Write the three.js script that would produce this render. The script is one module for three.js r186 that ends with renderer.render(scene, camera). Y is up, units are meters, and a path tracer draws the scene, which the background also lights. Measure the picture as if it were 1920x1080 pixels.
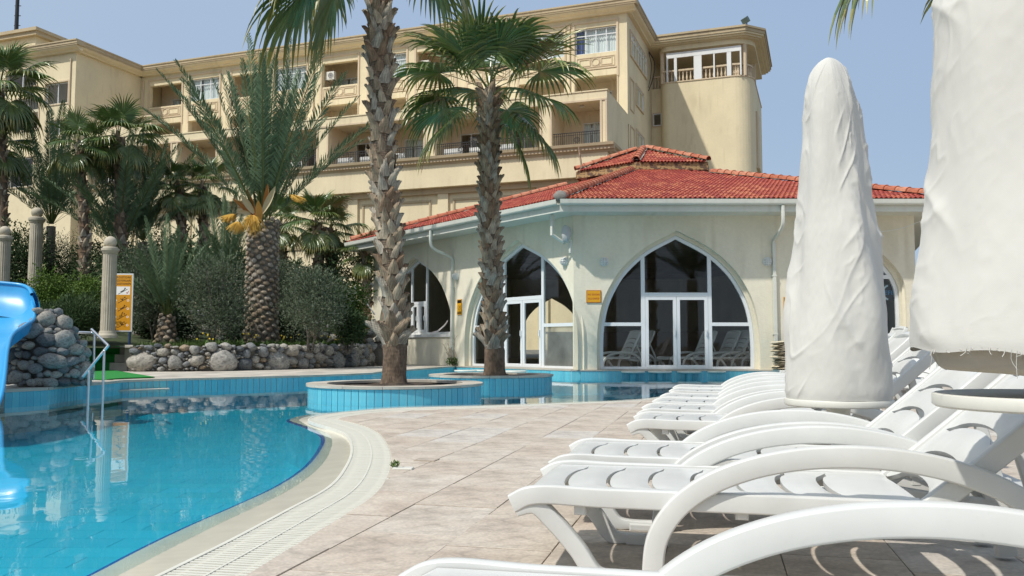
import * as THREE from 'three';
import { mergeGeometries, toCreasedNormals } from 'three/addons/utils/BufferGeometryUtils.js';

// ---------------------------------------------------------------- camera, sky, sun, exposure
const scene = new THREE.Scene();
const FL = 1600, HC = 0.75, PITCH = Math.atan(108 / FL);
const camera = new THREE.PerspectiveCamera(2 * Math.atan(540 / FL) * 180 / Math.PI, 16 / 9, 0.1, 1500);
camera.position.set(0, HC, 0);
camera.rotation.set(PITCH, 0, 0);
const SUN_AZ = 50 * Math.PI / 180, SUN_EL = 52 * Math.PI / 180;
const SUN = new THREE.Vector3(-Math.sin(SUN_AZ) * Math.cos(SUN_EL), Math.sin(SUN_EL), Math.cos(SUN_AZ) * Math.cos(SUN_EL));
{
  const w = 512, h = 256, d = new Float32Array(w * h * 4), v = new THREE.Vector3();
  for (let j = 0; j < h; j++) for (let i = 0; i < w; i++) {
    const th = (j + 0.5) / h * Math.PI - Math.PI / 2, ph = ((i + 0.5) / w - 0.5) * 2 * Math.PI;
    v.set(Math.cos(th) * Math.cos(ph), Math.sin(th), Math.cos(th) * Math.sin(ph));
    const e = Math.max(0, Math.sin(th)), c = v.dot(SUN), g = Math.pow(Math.max(0, 0.5 + 0.5 * c), 1.6);
    const hz = Math.exp(-e * 4.2);
    const f = [0.205, 0.325, 0.56], p = [0.47, 0.595, 0.71], s = [0.60, 0.67, 0.72];
    const wisps = 0.5 + 0.5 * Math.sin(v.x * 7 + 3 * Math.sin(v.z * 3.1 + v.y * 9)) * Math.sin(v.y * 15 + 2 * Math.sin(v.x * 4.7));
    const mixh = Math.min(1, 0.12 + 0.75 * hz + 0.05 * wisps);
    for (let k = 0; k < 3; k++) {
      let q = f[k] * (1 - mixh) + p[k] * mixh;
      q += (s[k] - q) * Math.min(1, g * 0.62) + 0.5 * Math.pow(g, 9);
      d[(j * w + i) * 4 + k] = q * 0.80;
    }
    d[(j * w + i) * 4 + 3] = 1;
  }
  const t = new THREE.DataTexture(d, w, h, THREE.RGBAFormat, THREE.FloatType);
  t.mapping = THREE.EquirectangularReflectionMapping; t.magFilter = t.minFilter = THREE.LinearFilter; t.needsUpdate = true;
  scene.background = t; scene.environment = t;
}
const sun = new THREE.DirectionalLight(new THREE.Color(1.0, 0.95, 0.87), 2.9);
sun.position.copy(SUN).multiplyScalar(90).add(new THREE.Vector3(0, 0, -22));
sun.target.position.set(0, 0, -22); sun.castShadow = true; sun.shadow.radius = 2.2;
sun.shadow.mapSize.set(4096, 4096);
Object.assign(sun.shadow.camera, { left: -60, right: 60, top: 60, bottom: -60, near: 1, far: 220 });
scene.add(sun, sun.target);
const renderer = new THREE.WebGLRenderer({ antialias: true });
renderer.toneMapping = THREE.LinearToneMapping;
renderer.toneMappingExposure = 1.36;
renderer.shadowMap.enabled = true;

// ---------------------------------------------------------------- helpers
let seed_ = 7;
const rnd = (a = 0, b = 1) => { seed_ = (seed_ * 1664525 + 1013904223) >>> 0; return a + (b - a) * (seed_ / 4294967296); };
const reseed = s => { seed_ = (s * 2654435761) >>> 0; rnd(); rnd(); };
const V = (x, y, z) => new THREE.Vector3(x, y, z);
const lerp = (a, b, t) => a + (b - a) * t, clamp = (x, a, b) => Math.min(b, Math.max(a, x));
const smooth = (a, b, x) => { const t = clamp((x - a) / (b - a), 0, 1); return t * t * (3 - 2 * t); };
function ray(u, v) {
  const cx = (u - 960) / FL, cy = (540 - v) / FL, c = Math.cos(PITCH), s = Math.sin(PITCH);
  return V(cx, cy * c + s, -c + cy * s);
}
const onD = (u, v, d) => { const r = ray(u, v); return r.multiplyScalar(d / -r.z).add(V(0, HC, 0)); };
const onY = (u, v, y) => { const r = ray(u, v); return r.multiplyScalar((y - HC) / r.y).add(V(0, HC, 0)); };
const xz = p => [p.x, p.z];
// 3-D value noise
const hash3 = (x, y, z) => { let h = Math.imul(x, 374761393) ^ Math.imul(y, 668265263) ^ Math.imul(z, 2147483647 ^ 1274126177); h = Math.imul(h ^ (h >>> 13), 1274126177); return ((h ^ (h >>> 16)) >>> 0) / 4294967296; };
function noise3(x, y, z) {
  const X = Math.floor(x), Y = Math.floor(y), Z = Math.floor(z); let a = x - X, b = y - Y, c = z - Z;
  a = a * a * (3 - 2 * a); b = b * b * (3 - 2 * b); c = c * c * (3 - 2 * c);
  const L = (i, j) => lerp(hash3(X, Y + i, Z + j), hash3(X + 1, Y + i, Z + j), a);
  return lerp(lerp(L(0, 0), L(1, 0), b), lerp(L(0, 1), L(1, 1), b), c) * 2 - 1;
}
const fbm3 = (x, y, z, o = 4) => { let s = 0, a = 0.5; for (let i = 0; i < o; i++) { s += a * noise3(x, y, z); x = x * 2.03 + 7.1; y = y * 2.01 + 3.7; z = z * 2.02 + 1.3; a *= 0.5; } return s; };
// tileable 2-D noise for textures
function tn(u, v, per, sd) {
  const x = u * per, y = v * per, X = Math.floor(x), Y = Math.floor(y); let a = x - X, b = y - Y;
  a = a * a * (3 - 2 * a); b = b * b * (3 - 2 * b);
  const H = (i, j) => hash3(((X + i) % per + per) % per, ((Y + j) % per + per) % per, sd);
  return lerp(lerp(H(0, 0), H(1, 0), a), lerp(H(0, 1), H(1, 1), a), b) * 2 - 1;
}
const tf = (u, v, per, sd, o = 5) => { let s = 0, a = 0.5; for (let i = 0; i < o; i++) { s += a * tn(u, v, per, sd + i * 17); per *= 2; a *= 0.5; } return s; };
function tex(size, fn, metres, srgb = true) {
  const d = new Uint8Array(size * size * 4);
  for (let j = 0; j < size; j++) for (let i = 0; i < size; i++) {
    const c = fn(i / size, j / size), k = (j * size + i) * 4;
    const q = typeof c === 'number' ? [c, c, c] : c;
    for (let m = 0; m < 3; m++) d[k + m] = clamp(Math.round(q[m] * 255), 0, 255);
    d[k + 3] = 255;
  }
  const t = new THREE.DataTexture(d, size, size); t.wrapS = t.wrapT = THREE.RepeatWrapping;
  t.magFilter = THREE.LinearFilter; t.minFilter = THREE.LinearMipmapLinearFilter; t.generateMipmaps = true;
  if (srgb) t.colorSpace = THREE.SRGBColorSpace;
  t.repeat.set(1 / metres, 1 / metres); t.needsUpdate = true; return t;
}
const lin = (r, g, b) => new THREE.Color().setRGB(r, g, b);
function mat(color, roughness = 0.8, more = {}) {
  return new THREE.MeshPhysicalMaterial({ color: Array.isArray(color) ? lin(...color) : color, roughness, ...more });
}
// geometry helpers ------------------------------------------------
function clean(g) {
  let n = g.index ? g.toNonIndexed() : g;
  for (const k of Object.keys(n.attributes)) if (!['position', 'normal', 'uv', 'color'].includes(k)) n.deleteAttribute(k);
  if (!n.attributes.normal) n.computeVertexNormals();
  if (!n.attributes.uv) n.setAttribute('uv', new THREE.BufferAttribute(new Float32Array(n.attributes.position.count * 2), 2));
  return n;
}
function mg(list) {
  const c = list.map(clean), col = c.some(g => g.attributes.color);
  if (col) for (const g of c) if (!g.attributes.color) g.setAttribute('color', new THREE.BufferAttribute(new Float32Array(g.attributes.position.count * 3).fill(1), 3));
  return mergeGeometries(c, false);
}
function tri(g) { // uv in metres, from the dominant axis of each face
  g = clean(g); const p = g.attributes.position, n = g.attributes.normal, uv = g.attributes.uv;
  const a = V(), b = V(), c = V(), f = V();
  for (let i = 0; i < p.count; i += 3) {
    a.fromBufferAttribute(p, i); b.fromBufferAttribute(p, i + 1); c.fromBufferAttribute(p, i + 2);
    f.copy(b).sub(a).cross(c.clone().sub(a)); const x = Math.abs(f.x), y = Math.abs(f.y), z = Math.abs(f.z);
    for (let k = 0; k < 3; k++) {
      const X = p.getX(i + k), Y = p.getY(i + k), Z = p.getZ(i + k);
      if (y >= x && y >= z) uv.setXY(i + k, X, Z); else if (x >= z) uv.setXY(i + k, Z, Y); else uv.setXY(i + k, X, Y);
    }
  }
  return g;
}
function alongX(s, len) { return new THREE.ExtrudeGeometry(s, { depth: len, bevelEnabled: false }).rotateY(-Math.PI / 2).translate(len, 0, 0); } // section in (z, y) run along x
const box = (w, h, d, x = 0, y = 0, z = 0) => new THREE.BoxGeometry(w, h, d).translate(x, y, z);
const bx = (x0, x1, y0, y1, z0, z1) => box(x1 - x0, y1 - y0, z1 - z0, (x0 + x1) / 2, (y0 + y1) / 2, (z0 + z1) / 2);
function rbox(w, h, d, r = 0.01, x = 0, y = 0, z = 0) { // box with chamfered long edges
  const s = new THREE.Shape(), a = w / 2 - r, b = h / 2 - r;
  s.moveTo(-a, -b); s.lineTo(a, -b); s.lineTo(a, b); s.lineTo(-a, b); s.closePath();
  return new THREE.ExtrudeGeometry(s, { depth: d - 2 * r, bevelEnabled: true, bevelSize: r, bevelThickness: r, bevelSegments: 2, steps: 1 }).translate(x, y, z - d / 2 + r);
}
const cyl = (r0, r1, h, n, x = 0, y = 0, z = 0, open = false) => new THREE.CylinderGeometry(r1, r0, h, n, 1, open).translate(x, y + h / 2, z);
function rod(a, b, r, n = 8, r2 = r) {
  const d = b.clone().sub(a), L = d.length();
  return new THREE.CylinderGeometry(r2, r, L, n).translate(0, L / 2, 0)
    .applyQuaternion(new THREE.Quaternion().setFromUnitVectors(V(0, 1, 0), d.normalize())).translate(a.x, a.y, a.z);
}
const tube = (pts, r, seg = 40, n = 8) => new THREE.TubeGeometry(new THREE.CatmullRomCurve3(pts), seg, r, n);
function prism(pts, y0, y1, holes = []) { // plan polygon [x,z] pulled up
  const s = new THREE.Shape(pts.map(p => new THREE.Vector2(p[0], -p[1])));
  for (const h of holes) s.holes.push(new THREE.Path(h.map(p => new THREE.Vector2(p[0], -p[1]))));
  return new THREE.ExtrudeGeometry(s, { depth: y1 - y0, bevelEnabled: false }).rotateX(-Math.PI / 2).translate(0, y0, 0);
}
function grid(nu, nv, fn, closedU = false) { // parametric sheet, indexed, smooth
  const pos = [], uv = [], idx = [];
  for (let j = 0; j <= nv; j++) for (let i = 0; i <= nu; i++) { const p = fn(i / nu, j / nv); pos.push(p.x, p.y, p.z); uv.push(i / nu, j / nv); }
  for (let j = 0; j < nv; j++) for (let i = 0; i < nu; i++) { const a = j * (nu + 1) + i, b = a + 1, c = a + nu + 1, e = c + 1; idx.push(a, b, e, a, e, c); }
  const g = new THREE.BufferGeometry(); g.setAttribute('position', new THREE.Float32BufferAttribute(pos, 3)); g.setAttribute('uv', new THREE.Float32BufferAttribute(uv, 2));
  g.setIndex(idx); g.computeVertexNormals();
  if (closedU) { const n = g.attributes.normal; for (let j = 0; j <= nv; j++) { const a = j * (nu + 1), b = a + nu, x = n.getX(a) + n.getX(b), y = n.getY(a) + n.getY(b), z = n.getZ(a) + n.getZ(b), l = Math.hypot(x, y, z) || 1; n.setXYZ(a, x / l, y / l, z / l); n.setXYZ(b, x / l, y / l, z / l); } }
  return g;
}
function sweep(path, w, h, seg = 40, lat = V(0, 0, 1), taper = null) { // rounded section along a curve lying across lat
  const cv = new THREE.CatmullRomCurve3(path, false, 'centripetal'), n = 12;
  const side = grid(n, seg, (a, b) => {
    const p = cv.getPoint(b), t = cv.getTangent(b), up = lat.clone().cross(t).normalize(), k = taper ? taper(b) : 1;
    const q = a * 2 * Math.PI, c = Math.cos(q), s = Math.sin(q), e = 0.38;
    const X = Math.sign(c) * Math.pow(Math.abs(c), e) * w / 2, Y = Math.sign(s) * Math.pow(Math.abs(s), e) * h * k / 2;
    return p.clone().addScaledVector(lat, X).addScaledVector(up, Y);
  }, true);
  return side;
}
function resample(pts, n) { // plan polyline -> n+1 points evenly by length (smooth)
  const cv = new THREE.CatmullRomCurve3(pts.map(p => V(p[0], 0, p[1])), false, 'centripetal');
  return cv.getSpacedPoints(n).map(p => [p.x, p.z]);
}
function clipConvex(sub, clip) { // Sutherland-Hodgman, clip counter-clockwise in (x,z)
  let out = sub;
  for (let i = 0; i < clip.length; i++) {
    const A = clip[i], B = clip[(i + 1) % clip.length], inp = out; out = [];
    const inside = p => (B[0] - A[0]) * (p[1] - A[1]) - (B[1] - A[1]) * (p[0] - A[0]) >= 0;
    for (let j = 0; j < inp.length; j++) {
      const P = inp[j], Q = inp[(j + 1) % inp.length], a = inside(P), b = inside(Q);
      if (a) out.push(P);
      if (a !== b) {
        const dx = Q[0] - P[0], dz = Q[1] - P[1], nx = -(B[1] - A[1]), nz = B[0] - A[0];
        const t = ((A[0] - P[0]) * nx + (A[1] - P[1]) * nz) / (dx * nx + dz * nz); out.push([P[0] + dx * t, P[1] + dz * t]);
      }
    }
    if (!out.length) return out;
  }
  return out;
}
const area = p => { let s = 0; for (let i = 0; i < p.length; i++) { const a = p[i], b = p[(i + 1) % p.length]; s += a[0] * b[1] - a[1] * b[0]; } return s / 2; };
// scene helpers ---------------------------------------------------
const names = {};
function numbered(n) { const k = names[n] = (names[n] ?? -1) + 1; return k ? `${n}_${String(k).padStart(3, '0')}` : n; }
function mesh(name, geo, m, parent) { // a part, or with parent = scene a thing
  const o = new THREE.Mesh(geo, m); o.name = parent === scene ? numbered(name) : name; o.castShadow = o.receiveShadow = true; parent.add(o); return o;
}
function tag(o, label, category, group) { o.userData.label = label; o.userData.category = category; if (group) o.userData.group = group; return o; }
function thing(name, label, category, p = V(), turn = 0, group) {
  const o = new THREE.Group(); o.name = numbered(name); o.position.copy(p); o.rotation.y = turn; scene.add(o); return tag(o, label, category, group);
}
function struct(name, geo, m, parent = scene) { const o = mesh(name, geo, m, parent); if (parent === scene) o.userData.kind = 'structure'; return o; }
function structGroup(name) { const o = new THREE.Group(); o.name = numbered(name); o.userData.kind = 'structure'; scene.add(o); return o; }
function copy(o, p, turn, label) { const c = o.clone(); c.name = numbered(o.name.replace(/_\d\d\d$/, '')); c.userData = { ...o.userData }; if (label) c.userData.label = label; c.position.copy(p); c.rotation.y = turn; scene.add(c); return c; }

// ---------------------------------------------------------------- materials
const tStucco = tex(512, (u, v) => 0.5 + 0.5 * tf(u, v, 48, 3, 4), 1.3, false);
const tStain = tex(512, (u, v) => { const a = 0.955 + 0.045 * tf(u, v, 4, 11, 5) + 0.012 * tn(u, v, 90, 5), s = 0.13 * Math.max(0, tn(u, v * 0.12, 40, 9)) * Math.max(0, tf(u, v, 3, 23, 3) + 0.25); return [a - s, a - s * 1.1, a - s * 1.3]; }, 5);
const tStone = tex(512, (u, v) => { const a = 0.78 + 0.30 * tf(u, v, 6, 31, 6) + 0.12 * tn(u, v, 128, 8); return [a, a * 0.995, a * 0.98]; }, 0.8);
const tSlab = tex(512, (u, v) => { const w = tf(u + 0.08 * tf(u, v, 3, 77, 3), v, 9, 41, 6), ve = Math.pow(Math.max(0, 1 - Math.abs(tf(u + 0.1 * tf(u, v, 4, 19, 3), v, 4, 51, 4)) * 5), 3); const a = 0.90 + 0.11 * w - 0.07 * ve + 0.05 * tn(u, v, 200, 2) + 0.03 * tn(u, v, 90, 12); return [a, a * (0.99 + 0.02 * w), a * (0.98 + 0.03 * w)]; }, 1.6);
const tFine = tex(256, (u, v) => 0.5 + 0.5 * tf(u, v, 24, 61, 4), 0.25, false);
const tFibre = tex(512, (u, v) => { const a = 0.74 + 0.16 * tn(u, v * 0.12 + 0, 128, 71) + 0.25 * tf(u, v, 8, 73, 4) + 0.08 * Math.sin(v * 2 * Math.PI * 36 + 2 * tn(u, v, 8, 5)); return [a, a * 0.97, a * 0.92]; }, 0.6);
const tPeel = tex(512, (u, v) => { const n = tf(u, v, 12, 81, 5) + 0.35 * tn(u * 0.3, v, 30, 82); return n > 0.02 ? [0.66, 0.55, 0.38] : n > -0.06 ? [0.55, 0.45, 0.32] : [0.40 + 0.10 * tn(u, v, 60, 1), 0.32, 0.26]; }, 0.9);
const tTerra = tex(256, (u, v) => { const a = 0.86 + 0.26 * tf(u, v, 8, 91, 4); return [a, a * 0.97, a * 0.95]; }, 0.7);
const tWeave = tex(256, (u, v) => 0.5 + 0.25 * Math.sin(u * 2 * Math.PI * 64) * Math.sin(v * 2 * Math.PI * 64) + 0.2 * tf(u, v, 32, 95, 3), 0.16, false);
const tPlastic = tex(256, (u, v) => { const a = 0.955 + 0.05 * tf(u, v, 5, 96, 5) - 0.05 * Math.max(0, tn(u, v, 70, 6) - 0.72); return [a, a, a * 0.985]; }, 0.7);
const tTile = tex(256, (u, v) => { const a = 0.92 + 0.10 * tf(u, v, 6, 98, 4); return [a * 0.97, a, a]; }, 0.9);
const tRipple = tex(512, (u, v) => 0.5 + 0.42 * tf(u, v, 5, 99, 4), 2.2, false);
const tConcrete = tex(512, (u, v) => { const a = 0.85 + 0.18 * tf(u, v, 7, 111, 6) - 0.09 * Math.max(0, tf(u, v, 3, 113, 3)); return [a, a * 0.985, a * 0.96]; }, 2.4);

const M = {
  cream: mat([0.765, 0.66, 0.44], 0.92, { map: tStain, bumpMap: tStucco, bumpScale: 0.003 }),
  creamIn: mat([0.80, 0.685, 0.51], 0.92, { map: tStain }),
  trim: mat([0.655, 0.53, 0.37], 0.9, { map: tStain }),
  beige: mat([0.50, 0.405, 0.26], 0.9, { map: tStain }),
  resto: mat([0.775, 0.725, 0.58], 0.93, { map: tStain, bumpMap: tStucco, bumpScale: 0.0035 }),
  white: mat([0.76, 0.77, 0.76], 0.45, { map: tStain }),
  fascia: mat([0.66, 0.67, 0.60], 0.6, { map: tStain }),
  upvc: mat([0.70, 0.72, 0.73], 0.35),
  glass: mat([0.93, 0.96, 0.95], 0.02, { transmission: 1, thickness: 0, ior: 1.52 }),
  glassDusty: mat([0.80, 0.86, 0.84], 0.12, { transmission: 0.72, thickness: 0, ior: 1.5, map: tConcrete }),
  dark: mat([0.16, 0.16, 0.17], 0.7),
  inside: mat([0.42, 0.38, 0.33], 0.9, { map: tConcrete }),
  curtain: mat([0.66, 0.70, 0.70], 0.95),
  curtainBlue: mat([0.10, 0.14, 0.32], 0.95),
  iron: mat([0.022, 0.022, 0.024], 0.5, { metalness: 0.3 }),
  steel: mat([0.62, 0.64, 0.66], 0.28, { metalness: 0.9 }),
  tileBlue: [0, 1, 2, 3].map(i => mat([0.135 + 0.014 * i, 0.55 + 0.028 * (i - 1.5), 0.675 + 0.02 * (i - 1.5)], 0.2, { map: tTile })),
  grout: mat([0.78, 0.84, 0.85], 0.8, { map: tConcrete }),
    lip: mat([0.55, 0.53, 0.45], 0.45, { map: tSlab }),
  water: mat([0.90, 0.985, 0.995], 0.015, { transmission: 1, thickness: 0, ior: 1.33, bumpMap: tRipple, bumpScale: 0.0016 }),
  coping: [0, 1, 2].map(i => mat([0.60 + 0.03 * i, 0.56 + 0.03 * i, 0.49 + 0.03 * i], 0.8, { map: tConcrete })),
  concrete: mat([0.66, 0.62, 0.56], 0.85, { map: tConcrete }),
  slab: [[0.625, 0.545, 0.455], [0.645, 0.57, 0.48], [0.61, 0.535, 0.45], [0.655, 0.585, 0.50], [0.665, 0.625, 0.565], [0.63, 0.545, 0.45]].map(c => mat(c, 0.62, { map: tSlab, bumpMap: tFine, bumpScale: 0.0008 })),
  joint: mat([0.52, 0.455, 0.385], 0.95, { map: tConcrete }),
  grating: mat([0.70, 0.68, 0.61], 0.5, { map: tPlastic }),
  plastic: mat([0.65, 0.655, 0.65], 0.32, { map: tPlastic, specularIntensity: 0.7 }),
  plasticOld: mat([0.72, 0.71, 0.66], 0.5, { map: tPlastic }),
  cloth: mat([0.63, 0.62, 0.595], 0.95, { bumpMap: tWeave, bumpScale: 0.0005, map: tPlastic, transmission: 0.06, thickness: 0 }),
  clothOld: mat([0.70, 0.655, 0.56], 0.95, { bumpMap: tWeave, bumpScale: 0.0005, map: tConcrete }),
  slide: mat([0.03, 0.33, 0.68], 0.34, { clearcoat: 0.15, clearcoatRoughness: 0.1, map: tPlastic }),
  astro: mat([0.008, 0.20, 0.025], 0.95, { bumpMap: tFine, bumpScale: 0.008 }),
  soil: mat([0.085, 0.06, 0.042], 1, { bumpMap: tStucco, bumpScale: 0.02, map: tStone }),
  grassGround: mat([0.06, 0.085, 0.028], 1, { map: tStone }),
  ground: mat([0.24, 0.215, 0.17], 1, { map: tConcrete }),
  rock: [[0.50, 0.49, 0.46], [0.33, 0.345, 0.36], [0.56, 0.52, 0.46], [0.16, 0.175, 0.19], [0.42, 0.41, 0.385], [0.62, 0.59, 0.54], [0.24, 0.255, 0.275], [0.47, 0.37, 0.26]].map(c => mat(c, 0.85, { map: tStone, bumpMap: tStone, bumpScale: 0.008 })),
  mortar: mat([0.19, 0.175, 0.15], 1, { map: tConcrete, bumpMap: tStucco, bumpScale: 0.02 }),
  column: mat([0.66, 0.61, 0.50], 0.8, { map: tConcrete }),
  roof: [[0.47, 0.11, 0.058], [0.41, 0.08, 0.045], [0.56, 0.18, 0.095], [0.36, 0.062, 0.04]].map(c => mat(c, 0.7, { map: tTerra })),
  roofBase: mat([0.33, 0.06, 0.035], 0.9),
  ridge: [[0.58, 0.215, 0.115], [0.52, 0.165, 0.085], [0.63, 0.27, 0.16]].map(c => mat(c, 0.75, { map: tTerra })),
  cementGrey: mat([0.33, 0.31, 0.28], 1, { bumpMap: tStucco, bumpScale: 0.02 }),
  peel: mat([0.95, 0.95, 0.95], 0.9, { map: tPeel }),
  timber: mat([0.30, 0.215, 0.15], 0.9),
  bark: mat([0.255, 0.195, 0.15], 1, { map: tFibre, bumpMap: tFibre, bumpScale: 0.012 }),
  barkGrey: mat([0.27, 0.235, 0.195], 1, { map: tStone, bumpMap: tStone, bumpScale: 0.02 }),
  boot: [[0.56, 0.455, 0.345], [0.44, 0.355, 0.27], [0.66, 0.57, 0.46], [0.37, 0.255, 0.175], [0.58, 0.545, 0.49]].map(c => mat(c, 0.9, { map: tFibre, side: THREE.DoubleSide })),
  leaf: mat([1, 1, 1], 0.33, { vertexColors: true, side: THREE.DoubleSide, transmission: 0.22, thickness: 0, specularIntensity: 1.0 }),
  leafMatt: mat([1, 1, 1], 0.65, { vertexColors: true, side: THREE.DoubleSide, transmission: 0.2, thickness: 0, specularIntensity: 0.4 }),
  yellow: mat([0.66, 0.40, 0.075], 0.9, { side: THREE.DoubleSide }),
  spathe: mat([0.36, 0.155, 0.035], 0.7, { side: THREE.DoubleSide }),
  spathePale: mat([0.50, 0.43, 0.27], 0.7, { side: THREE.DoubleSide }),
  mattress: [[0.78, 0.71, 0.54], [0.72, 0.65, 0.48], [0.82, 0.76, 0.60]].map(c => mat(c, 0.95, { map: tConcrete })),
};

// ================================================================ POOL, DECKS
const W = -0.05, FD = 0.13, PB = -0.5;           // water level, far deck level, pool bottom
const pix = (list, y) => list.map(([u, v]) => xz(onY(u, v, y)));
// restaurant plan (eaves polygon, then walls 0.8 m inside)
const OC = V(5.1, 0, -32.6);
const EA = [[1.2, -21.2], [11.0, -21.2], [16.07, -34.9], [9.0, -44], [-0.8, -44], [-5.87, -30.3]];   // A B C' A' B' C
function inset(poly, k) {
  return poly.map((p, i) => {
    const a = poly[(i + poly.length - 1) % poly.length], b = poly[(i + 1) % poly.length];
    const e1 = [p[0] - a[0], p[1] - a[1]], e2 = [b[0] - p[0], b[1] - p[1]], l1 = Math.hypot(...e1), l2 = Math.hypot(...e2);
    let n1 = [-e1[1] / l1, e1[0] / l1], n2 = [-e2[1] / l2, e2[0] / l2];
    const c = [OC.x - p[0], OC.z - p[1]]; if (n1[0] * c[0] + n1[1] * c[1] < 0) n1 = n1.map(q => -q); if (n2[0] * c[0] + n2[1] * c[1] < 0) n2 = n2.map(q => -q);
    const d = 1 + n1[0] * n2[0] + n1[1] * n2[1]; return [p[0] + k * (n1[0] + n2[0]) / d, p[1] + k * (n1[1] + n2[1]) / d];
  });
}
const WA = inset(EA, 0.8), A = WA[0], B = WA[1], C = WA[5];
function planHit(u, P, Q) { // where the vertical plane through pixel column u meets plan line PQ
  const k = (u - 960) / FL / Math.cos(PITCH), dx = Q[0] - P[0], dz = Q[1] - P[1], t = -(P[0] + k * P[1]) / (dx + k * dz);
  return { t: t * Math.hypot(dx, dz), p: [P[0] + dx * t, P[1] + dz * t] };
}
const wingEnd = planHit(857, A, C).p, frontEnd = planHit(1424, A, B).p;
const wn = (() => { const dx = C[0] - A[0], dz = C[1] - A[1], l = Math.hypot(dx, dz); return [dz / l, -dx / l]; })(); // outward normal of the wing wall
const off = (p, n, k) => [p[0] + n[0] * k, p[1] + n[1] * k];
const farPix = [[-420, 800], [-200, 752], [9, 731], [89, 727], [155, 719.5], [191, 717.5], [229, 713], [287, 711], [420, 708], [560, 704.5], [650, 701.5], [697, 699], [722, 695.5], [768, 693]];
const cornerIn = [A[0] + wn[0] * 0.05 - 0.03, A[1] + 0.05];
const FAR = [...pix(farPix, FD), off(wingEnd, wn, 0.05), cornerIn, [frontEnd[0], frontEnd[1] + 0.05], xz(onY(1480, 694, FD))];
const inPix = [[-420, 1480], [-60, 1270], [301, 1080], [430, 1016], [537, 959], [618, 914], [650, 876], [661, 844], [653, 817], [634, 806], [591, 793], [580, 788], [588, 782], [618, 776], [660, 771.5], [730, 766], [900, 761.5], [1071, 755.5], [1200, 749.5]];
const outPix = [[-240, 1500], [130, 1290], [467, 1080], [591, 1002], [645, 969], [700, 932], [728, 893], [734, 858], [726, 833], [709, 812], [683, 799], [650, 790.5], [636, 787], [641, 784], [664, 780], [700, 775], [745, 771.5], [900, 766], [1071, 758.5], [1200, 752]];
const bluePix = [[-520, 1440], [-250, 1290], [161, 1079], [258, 1029], [349, 986], [430, 951], [510, 914], [564, 879], [594, 844], [601, 822], [586, 809], [559, 798], [537, 790], [543, 785], [583, 777], [640, 771], [730, 763], [900, 759], [1071, 753.5], [1200, 748]];
const rightEdge = [[3.9, -16.4], [6.9, -21.2]];
const G0 = -0.006, inner = [...pix(inPix, G0), ...rightEdge.map(p => [p[0] - 0.25, p[1] + 0.03])], outer = [...pix(outPix, G0), ...rightEdge], blue = [...pix(bluePix, -0.07), ...rightEdge.map(p => [p[0] - 0.45, p[1] + 0.05])];
const innerS = resample(inner, 360), outerS = resample(outer, 360), blueS = resample(blue, 360);

// ground to the horizon, open where the pool lies
{
  const hole = [...FAR.map(p => [p[0], p[1] - 0.09]), [rightEdge[1][0] + 0.3, rightEdge[1][1]], ...outerS.slice().reverse()];
  struct('ground', tri(prism([[-500, 500], [500, 500], [500, -700], [-500, -700]], -0.30, -0.12, [hole])), M.ground);
}
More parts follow.
